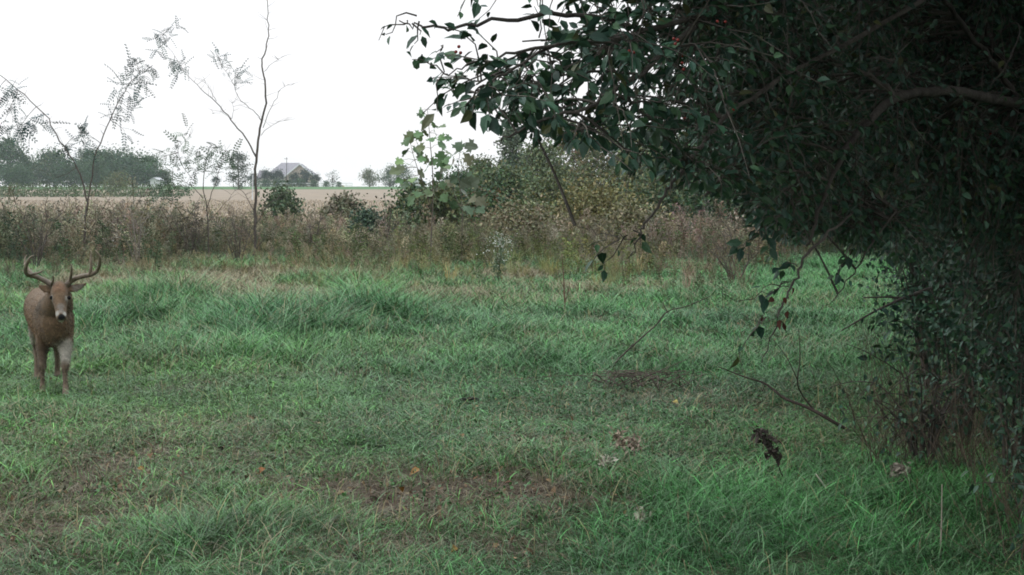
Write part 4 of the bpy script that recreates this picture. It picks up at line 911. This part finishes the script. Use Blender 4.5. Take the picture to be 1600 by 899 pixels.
# fallen leaves
for px, py, s, c, lab in ((625, 768, .075, (.50, .27, .06), 'yellow-orange fallen leaf on the bare soil patch'), (415, 733, .11, (.40, .16, .07), 'curled orange-brown leaf propped up in the thatch left of the bare soil'),
                     (720, 690, .07, (.34, .16, .08), 'rust coloured leaf in the green grass above the bare soil'), (712, 858, .06, (.35, .22, .07), 'small tan leaf at the bottom edge below the bare soil'),
                     (235, 712, .08, (.22, .12, .07), 'dull brown leaf in the trampled grass at the left'), (655, 742, .08, (.42, .24, .10), 'tan leaf at the upper rim of the bare soil'), (215, 736, .06, (.34, .18, .06), 'small orange leaf in the trampled grass at the left'),
                     (1150, 508, .10, (.28, .08, .05), 'reddish leaf on the far lawn behind the dead branch'), (1220, 505, .08, (.24, .09, .05), 'reddish leaf on the far lawn right of the hanging twig'), (1052, 632, .08, (.55, .45, .15), 'pale yellow leaf in the lawn right of the brush tangle'),
                     (1340, 850, .05, (.38, .16, .06), 'small orange leaf in the dark grass near the bottom right'), (955, 694, .05, (.40, .17, .08), 'small orange leaf beside the fluffy seed heads'), (800, 768, .07, (.20, .11, .07), 'dark brown leaf on the right part of the bare soil')):
    g = G(px, py); g = ground(g[0], g[1]) + [0, 0, .03]; mb = MB(); d = rdir(1); d[:, 2] *= .3; d = unit(d)
    tv = LV.copy(); tv[:, 2] *= 2.2; mb.scatter(tv, LQ, LT, g[None], frames(d, unit(rng.normal(size=(1, 3)) * .35 + [0, -.4, 1])), np.array([[s, s * .75, s]]), np.array([c]) * .72)
    tag(mb.build('fallen_leaf', M_DRY), lab, 'leaf', 'fallen leaves on the ground')

# ------------------------------------------------------------------ the buck
YF = 14.6
def D(px, py, Y): return P(px, py, Y)
root_xy = P(78, 500, 15.2)
buck = thing('buck', ground(root_xy[0], 15.2), 'brown white-tailed buck with wide antlers walking towards the camera', 'deer')
body = MB()
def loft(rings, sides=18, exps=None):
    """rings: centre(3), half-width, half-height, axis tangent computed; closed ends"""
    c = np.array([r[0] for r in rings]); wv = np.array([r[1] for r in rings]); hv = np.array([r[2] for r in rings])
    tan = unit(np.gradient(c, axis=0)); up0 = np.array([0, 0, 1.0])
    V = []
    for k in range(len(c)):
        t = tan[k]; ref = rings[k][3] if len(rings[k]) > 3 else up0
        s = unit(np.cross(t, ref)); u = np.cross(s, t); a = np.arange(sides) / sides * 2 * math.pi
        V.append(c[k] + np.cos(a)[:, None] * s * wv[k] + np.sin(a)[:, None] * u * hv[k])
    V = np.vstack(V); Q = []; T = []; n = len(c)
    for i in range(n - 1):
        for j in range(sides): Q.append((i * sides + j, i * sides + (j + 1) % sides, (i + 1) * sides + (j + 1) % sides, (i + 1) * sides + j))
    V = np.vstack([V, c[:1] - tan[0] * min(wv[0], hv[0]) * .4, c[-1:] + tan[-1] * min(wv[-1], hv[-1]) * .4]); a0, a1 = n * sides, n * sides + 1
    for j in range(sides): T.append((a0, (j + 1) % sides, j)); T.append((a1, (n - 1) * sides + j, (n - 1) * sides + (j + 1) % sides))
    body.add(V, Q, T)
def cz(px, z, Y): return np.array([(px - 800) / F * Y, Y, z])
# trunk of the body, front to back
TOR = [(cz(82, .73, 14.44), .11, .15), (cz(82, .735, 14.54), .165, .225), (cz(80.5, .735, 14.72), .192, .26), (cz(77, .735, 15.0), .198, .257), (cz(72, .735, 15.35), .20, .23), (cz(68, .75, 15.62), .195, .22),
       (cz(65, .775, 15.84), .20, .225), (cz(63, .79, 15.98), .165, .19), (cz(62, .80, 16.07), .09, .12)]
loft(TOR, 22)
fw = np.array([0, 1, 0.0])
# neck from shoulders to the poll
loft([(cz(79, .80, 14.78), .16, .20, fw), (cz(82, .86, 14.62), .152, .19, fw), (cz(86, .93, 14.50), .135, .165, fw), (cz(90, 1.00, 14.42), .11, .13, fw), (cz(92, 1.055, 14.36), .085, .09, fw)], 18)
# head: poll to nose, pointing forward and down
hx = lambda px, py, Y: P(px, py, Y)
HD = [(hx(92.5, 446, 14.36), .062, .058, fw), (hx(92.8, 453, 14.31), .078, .078, fw), (hx(93.4, 462, 14.25), .084, .086, fw), (hx(94, 470, 14.205), .074, .080, fw), (hx(94.6, 478, 14.16), .060, .066, fw), (hx(95.2, 486, 14.115), .053, .054, fw), (hx(95.8, 493, 14.08), .053, .050, fw), (hx(96.2, 499, 14.055), .047, .040, fw)]
loft(HD, 16)
# jaw / chin
loft([(hx(94.5, 484, 14.22), .038, .03, fw), (hx(95.5, 494, 14.13), .034, .026, fw), (hx(96.2, 502, 14.09), .026, .02, fw)], 12)
# ears
def ear(a, b, wdt, nrm):
    a, b = np.array(a), np.array(b); t = np.linspace(0, 1, 8); ww = np.array([.35, .75, 1, 1, .9, .7, .42, .12]) * wdt
    loft([(a + (b - a) * t[i] + np.array([0, 0, -.012 * math.sin(math.pi * t[i])]), ww[i], .013, nrm) for i in range(8)], 10)
ear(hx(104, 452, 14.33), hx(135, 443, 14.36), .046, np.array([.1, -.9, .45]))
ear(hx(82, 452, 14.33), hx(60, 446, 14.36), .044, np.array([-.1, -.9, .45]))
# legs
def leg(js):
    c = smooth_line([list(j[0]) + [j[1], j[2]] for j in js], 3); loft([(r[:3], r[3], r[4], fw) for r in c], 12)
g = lambda px, Y: cz(px, 0, Y)
leg([(cz(66, .66, 14.74), .085, .12), (cz(63, .50, 14.70), .068, .088), (cz(61.5, .41, 14.66), .048, .056), (cz(61.5, .31, 14.62), .040, .046), (cz(61, .25, 14.64), .026, .030), (cz(61, .13, 14.645), .021, .026), (cz(61, .07, 14.62), .031, .034), (cz(61, .0, 14.57), .036, .05)])
leg([(cz(97, .66, 14.70), .085, .12), (cz(98, .50, 14.62), .070, .088), (cz(98, .41, 14.55), .050, .056), (cz(97.5, .31, 14.48), .040, .046), (cz(97, .25, 14.49), .026, .030), (cz(97, .13, 14.48), .021, .026), (cz(97.5, .07, 14.45), .031, .034), (cz(98, .0, 14.40), .036, .05)])
leg([(cz(58, .72, 15.82), .10, .19), (cz(54, .56, 15.68), .08, .12), (cz(53, .45, 15.74), .052, .07), (cz(53, .36, 15.84), .038, .048), (cz(53, .22, 15.80), .026, .030), (cz(53, .08, 15.76), .031, .033), (cz(53, 0, 15.71), .035, .048)])
leg([(cz(76, .72, 15.80), .10, .19), (cz(82, .56, 15.62), .08, .12), (cz(84, .45, 15.68), .052, .07), (cz(84.5, .36, 15.80), .038, .048), (cz(85, .22, 15.86), .026, .030), (cz(85, .08, 15.90), .031, .033), (cz(85, 0, 15.86), .035, .048)])
# tail
loft([(cz(62, .92, 16.08), .035, .03, fw), (cz(62, .80, 16.15), .05, .03, fw), (cz(62, .66, 16.16), .03, .02, fw)], 10)
tmp = bpy.data.objects.new('tmp', body.mesh('tmp', M_FUR)); COL.objects.link(tmp)
md = tmp.modifiers.new('r', 'REMESH'); md.mode = 'VOXEL'; md.voxel_size = .009; md.use_smooth_shade = True
ms = tmp.modifiers.new('s', 'SMOOTH'); ms.iterations = 4; ms.factor = .5
dg = bpy.context.evaluated_depsgraph_get(); me = bpy.data.meshes.new_from_object(tmp.evaluated_get(dg))
bpy.data.objects.remove(tmp)
co = np.zeros(len(me.vertices) * 3); me.vertices.foreach_get('co', co); co = co.reshape(-1, 3)
def near(p, r, soft=.5): return 1 - sstep(r * (1 - soft), r, np.linalg.norm(co - np.asarray(p), axis=1))
C = np.tile([.108, .068, .042], (len(co), 1))
def mixc(m, c, a=1.0):
    global C; m = (m * a)[:, None]; C = C * (1 - m) + np.asarray(c) * m
z = co[:, 2]; ppx, ppy = proj(co)
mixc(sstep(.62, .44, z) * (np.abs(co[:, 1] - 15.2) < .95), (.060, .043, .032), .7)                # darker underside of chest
mixc(near(cz(80, .88, 14.6), .26), (.066, .050, .038), .7)                                     # grey-brown neck
mixc(sstep(.42, .30, z) * (z < .5), (.13, .095, .072), .8)
mixc(near(cz(98.5, .45, 14.54), .17), (.27, .245, .215), .8)                                        # pale inner forelegs
mixc(near(cz(58, .46, 14.70), .07), (.18, .15, .12), .5)
mixc(near(cz(50, .50, 15.70), .14), (.42, .38, .33), .8); mixc(near(cz(80, .50, 15.66), .14), (.42, .38, .33), .8)
head = near(hx(94, 470, 14.2), .30, .2) * (co[:, 1] < 14.42)
mixc(near(hx(92.5, 450, 14.24), .10), (.115, .060, .034), .8)                                       # rusty crown
mixc(near(hx(94.5, 480, 14.10), .048), (.125, .108, .098), .8)                                       # grey bridge of nose
for ex in (80.5, 107.5): mixc(near(hx(ex, 467, 14.19), .05), (.30, .265, .235), .75)                  # pale eye rings
mixc(near(hx(89, 490, 14.05), .035), (.34, .32, .30), .8); mixc(near(hx(102.5, 490, 14.05), .035), (.34, .32, .30), .8); mixc(near(hx(95.6, 485, 14.05), .04), (.18, .165, .155), .6)                                         # white muzzle band
mixc(near(hx(96.3, 504, 14.08), .045), (.38, .36, .34), .9)                                        # white chin
mixc(near(cz(93, .93, 14.33), .10), (.26, .235, .21), .7)                                           # throat patch
mixc(near(hx(124, 447, 14.33), .09, .4) * (ppx > 108) * (co[:, 1] < 14.345), (.13, .115, .105), .7)   # ear inner
mixc(near(hx(96.2, 496.5, 14.02), .045, .3), (.008, .008, .009), 1.0)                            # nose
mixc(sstep(.05, .035, z), (.02, .018, .016), .9)                                              # hooves
fl_ = noise(co[:, 0] * 1 + co[:, 2] * .7, co[:, 1] + co[:, 2], .035, 71); C = C * (1.0 + .45 * fl_)[:, None] * np.array([.98, 1.0, .97])
ca = me.attributes.get('tint') or me.attributes.new('tint', 'FLOAT_COLOR', 'POINT')
if ca.domain != 'POINT' or len(ca.data) != len(co): me.attributes.remove(ca); ca = me.attributes.new('tint', 'FLOAT_COLOR', 'POINT')
ca.data.foreach_set('color', np.hstack([np.clip(C, 0, 1), np.ones((len(C), 1))]).astype(np.float32).ravel())
me.vertices.foreach_set('co', (co - np.array(buck.location)).astype(np.float32).ravel()); me.update()
if not len(me.materials): me.materials.append(M_FUR)
me.polygons.foreach_set('use_smooth', np.ones(len(me.polygons), bool))
bo = bpy.data.objects.new('body', me); COL.objects.link(bo); bo.parent = buck
# short coat of hair lying back and down
nv = np.zeros(len(me.vertices) * 3); me.vertices.foreach_get('normal', nv); nv = nv.reshape(-1, 3)
sel = rng.choice(len(co), 30000); sel = sel[(co[sel, 2] > .12) & (near(hx(96, 494, 14.05), .09)[sel] < .3)]
for ex in (80.8, 107.6): sel = sel[np.linalg.norm(co[sel] - hx(ex, 465.5, 14.185), axis=1) > .03]
hd_ = unit(np.tile([.05, .55, -.8], (len(sel), 1)) + rng.normal(size=(len(sel), 3)) * .25 + nv[sel] * .55); ishead = (co[sel, 1] < 14.42) & (co[sel, 2] > .78)
ln = np.where(ishead, .014, .028) * rng.uniform(.6, 1.3, len(sel)); mb = MB()
mb.scatter(DV, DQ, [], co[sel] - nv[sel] * .003, frames(hd_, unit(nv[sel] + rng.normal(size=(len(sel), 3)) * .3)), np.stack([ln, np.full(len(sel), .0045), ln], -1), C[sel] * rng.lognormal(0, .42, (len(sel), 1)))
mb.build('coat', M_DRY, buck)
for ex in (80.5, 107.9):
    mb = MB(); mb.add(hx(ex, 465.5, 14.18) + IV * np.array([.019, .018, .020]), None, IT, (.006, .005, .005)); mb.build('eye', M_WET, buck, True)
BN = (.26, .21, .155); BD = (.075, .053, .038)
def antler(lines):
    mb = MB()
    for pts, rad in lines:
        rad = [q * 1.22 for q in rad]; L = pl(pts, 6); n = len(L); t = np.linspace(0, 1, n)[:, None]
        m2 = MB(); m2.tube(L, rad, 10, (.5, .5, .5)); V = np.vstack(m2.v)
        up = np.clip((V[:, 2] - 1.12) / .35, 0, 1)[:, None]
        mb.add(V, np.vstack(m2.q), np.vstack(m2.t), np.array(BD) * (1 - up) * .9 + np.array(BN) * (up * .7 + .15))
    mb.build('antler', M_BONE, buck, True)
antler([([(82, 450, 14.34), (79, 445, 14.33), (72, 440, 14.33), (58, 433, 14.31), (45, 430, 14.24), (40, 424, 14.16), (42, 412, 14.08), (47, 403, 14.03), (53, 399, 14.0)], [.024, .024, .02, .019, .017, .014, .010, .004]),
        ([(44, 430, 14.24), (54, 428, 14.20), (62, 426, 14.16), (69, 422, 14.13)], [.013, .011, .008, .003]), ([(52, 431, 14.28), (40, 415, 14.34), (39, 412, 14.36), (39, 404, 14.37), (42, 398, 14.38)], [.013, .011, .009, .006, .002]),
        ([(80, 446, 14.32), (83, 438, 14.26), (84, 431, 14.22)], [.011, .008, .002])])
antler([([(103, 450, 14.34), (106, 444, 14.33), (114, 437, 14.33), (128, 432, 14.30), (143, 429, 14.25), (152, 423, 14.17), (156, 411, 14.09), (156, 404, 14.03), (153, 397, 13.99), (149, 391, 13.97)], [.024, .024, .021, .019, .017, .015, .012, .009, .003]),
        ([(141, 430, 14.25), (142, 418, 14.22), (142, 404, 14.21), (142, 391, 14.2)], [.015, .012, .009, .003]), ([(109, 442, 14.33), (111, 430, 14.27), (112, 420, 14.23), (111, 413, 14.21)], [.013, .011, .008, .003]),
        ])

# ------------------------------------------------------------------ thin evening haze
mb = MB(); mb.box((-640, -65, -16), (640, 950, 16)); hm = bpy.data.materials.new('haze'); hm.use_nodes = True; ht = hm.node_tree; ht.nodes.clear()
ho = ht.nodes.new('ShaderNodeOutputMaterial'); hv_ = ht.nodes.new('ShaderNodeVolumePrincipled'); hv_.inputs['Color'].default_value = (.85, .93, 1, 1); hv_.inputs['Density'].default_value = .00022
ht.links.new(hv_.outputs[0], ho.inputs['Volume'])
tag(mb.build('haze', hm), 'thin pale evening haze over the fields', 'haze', None, 'stuff')
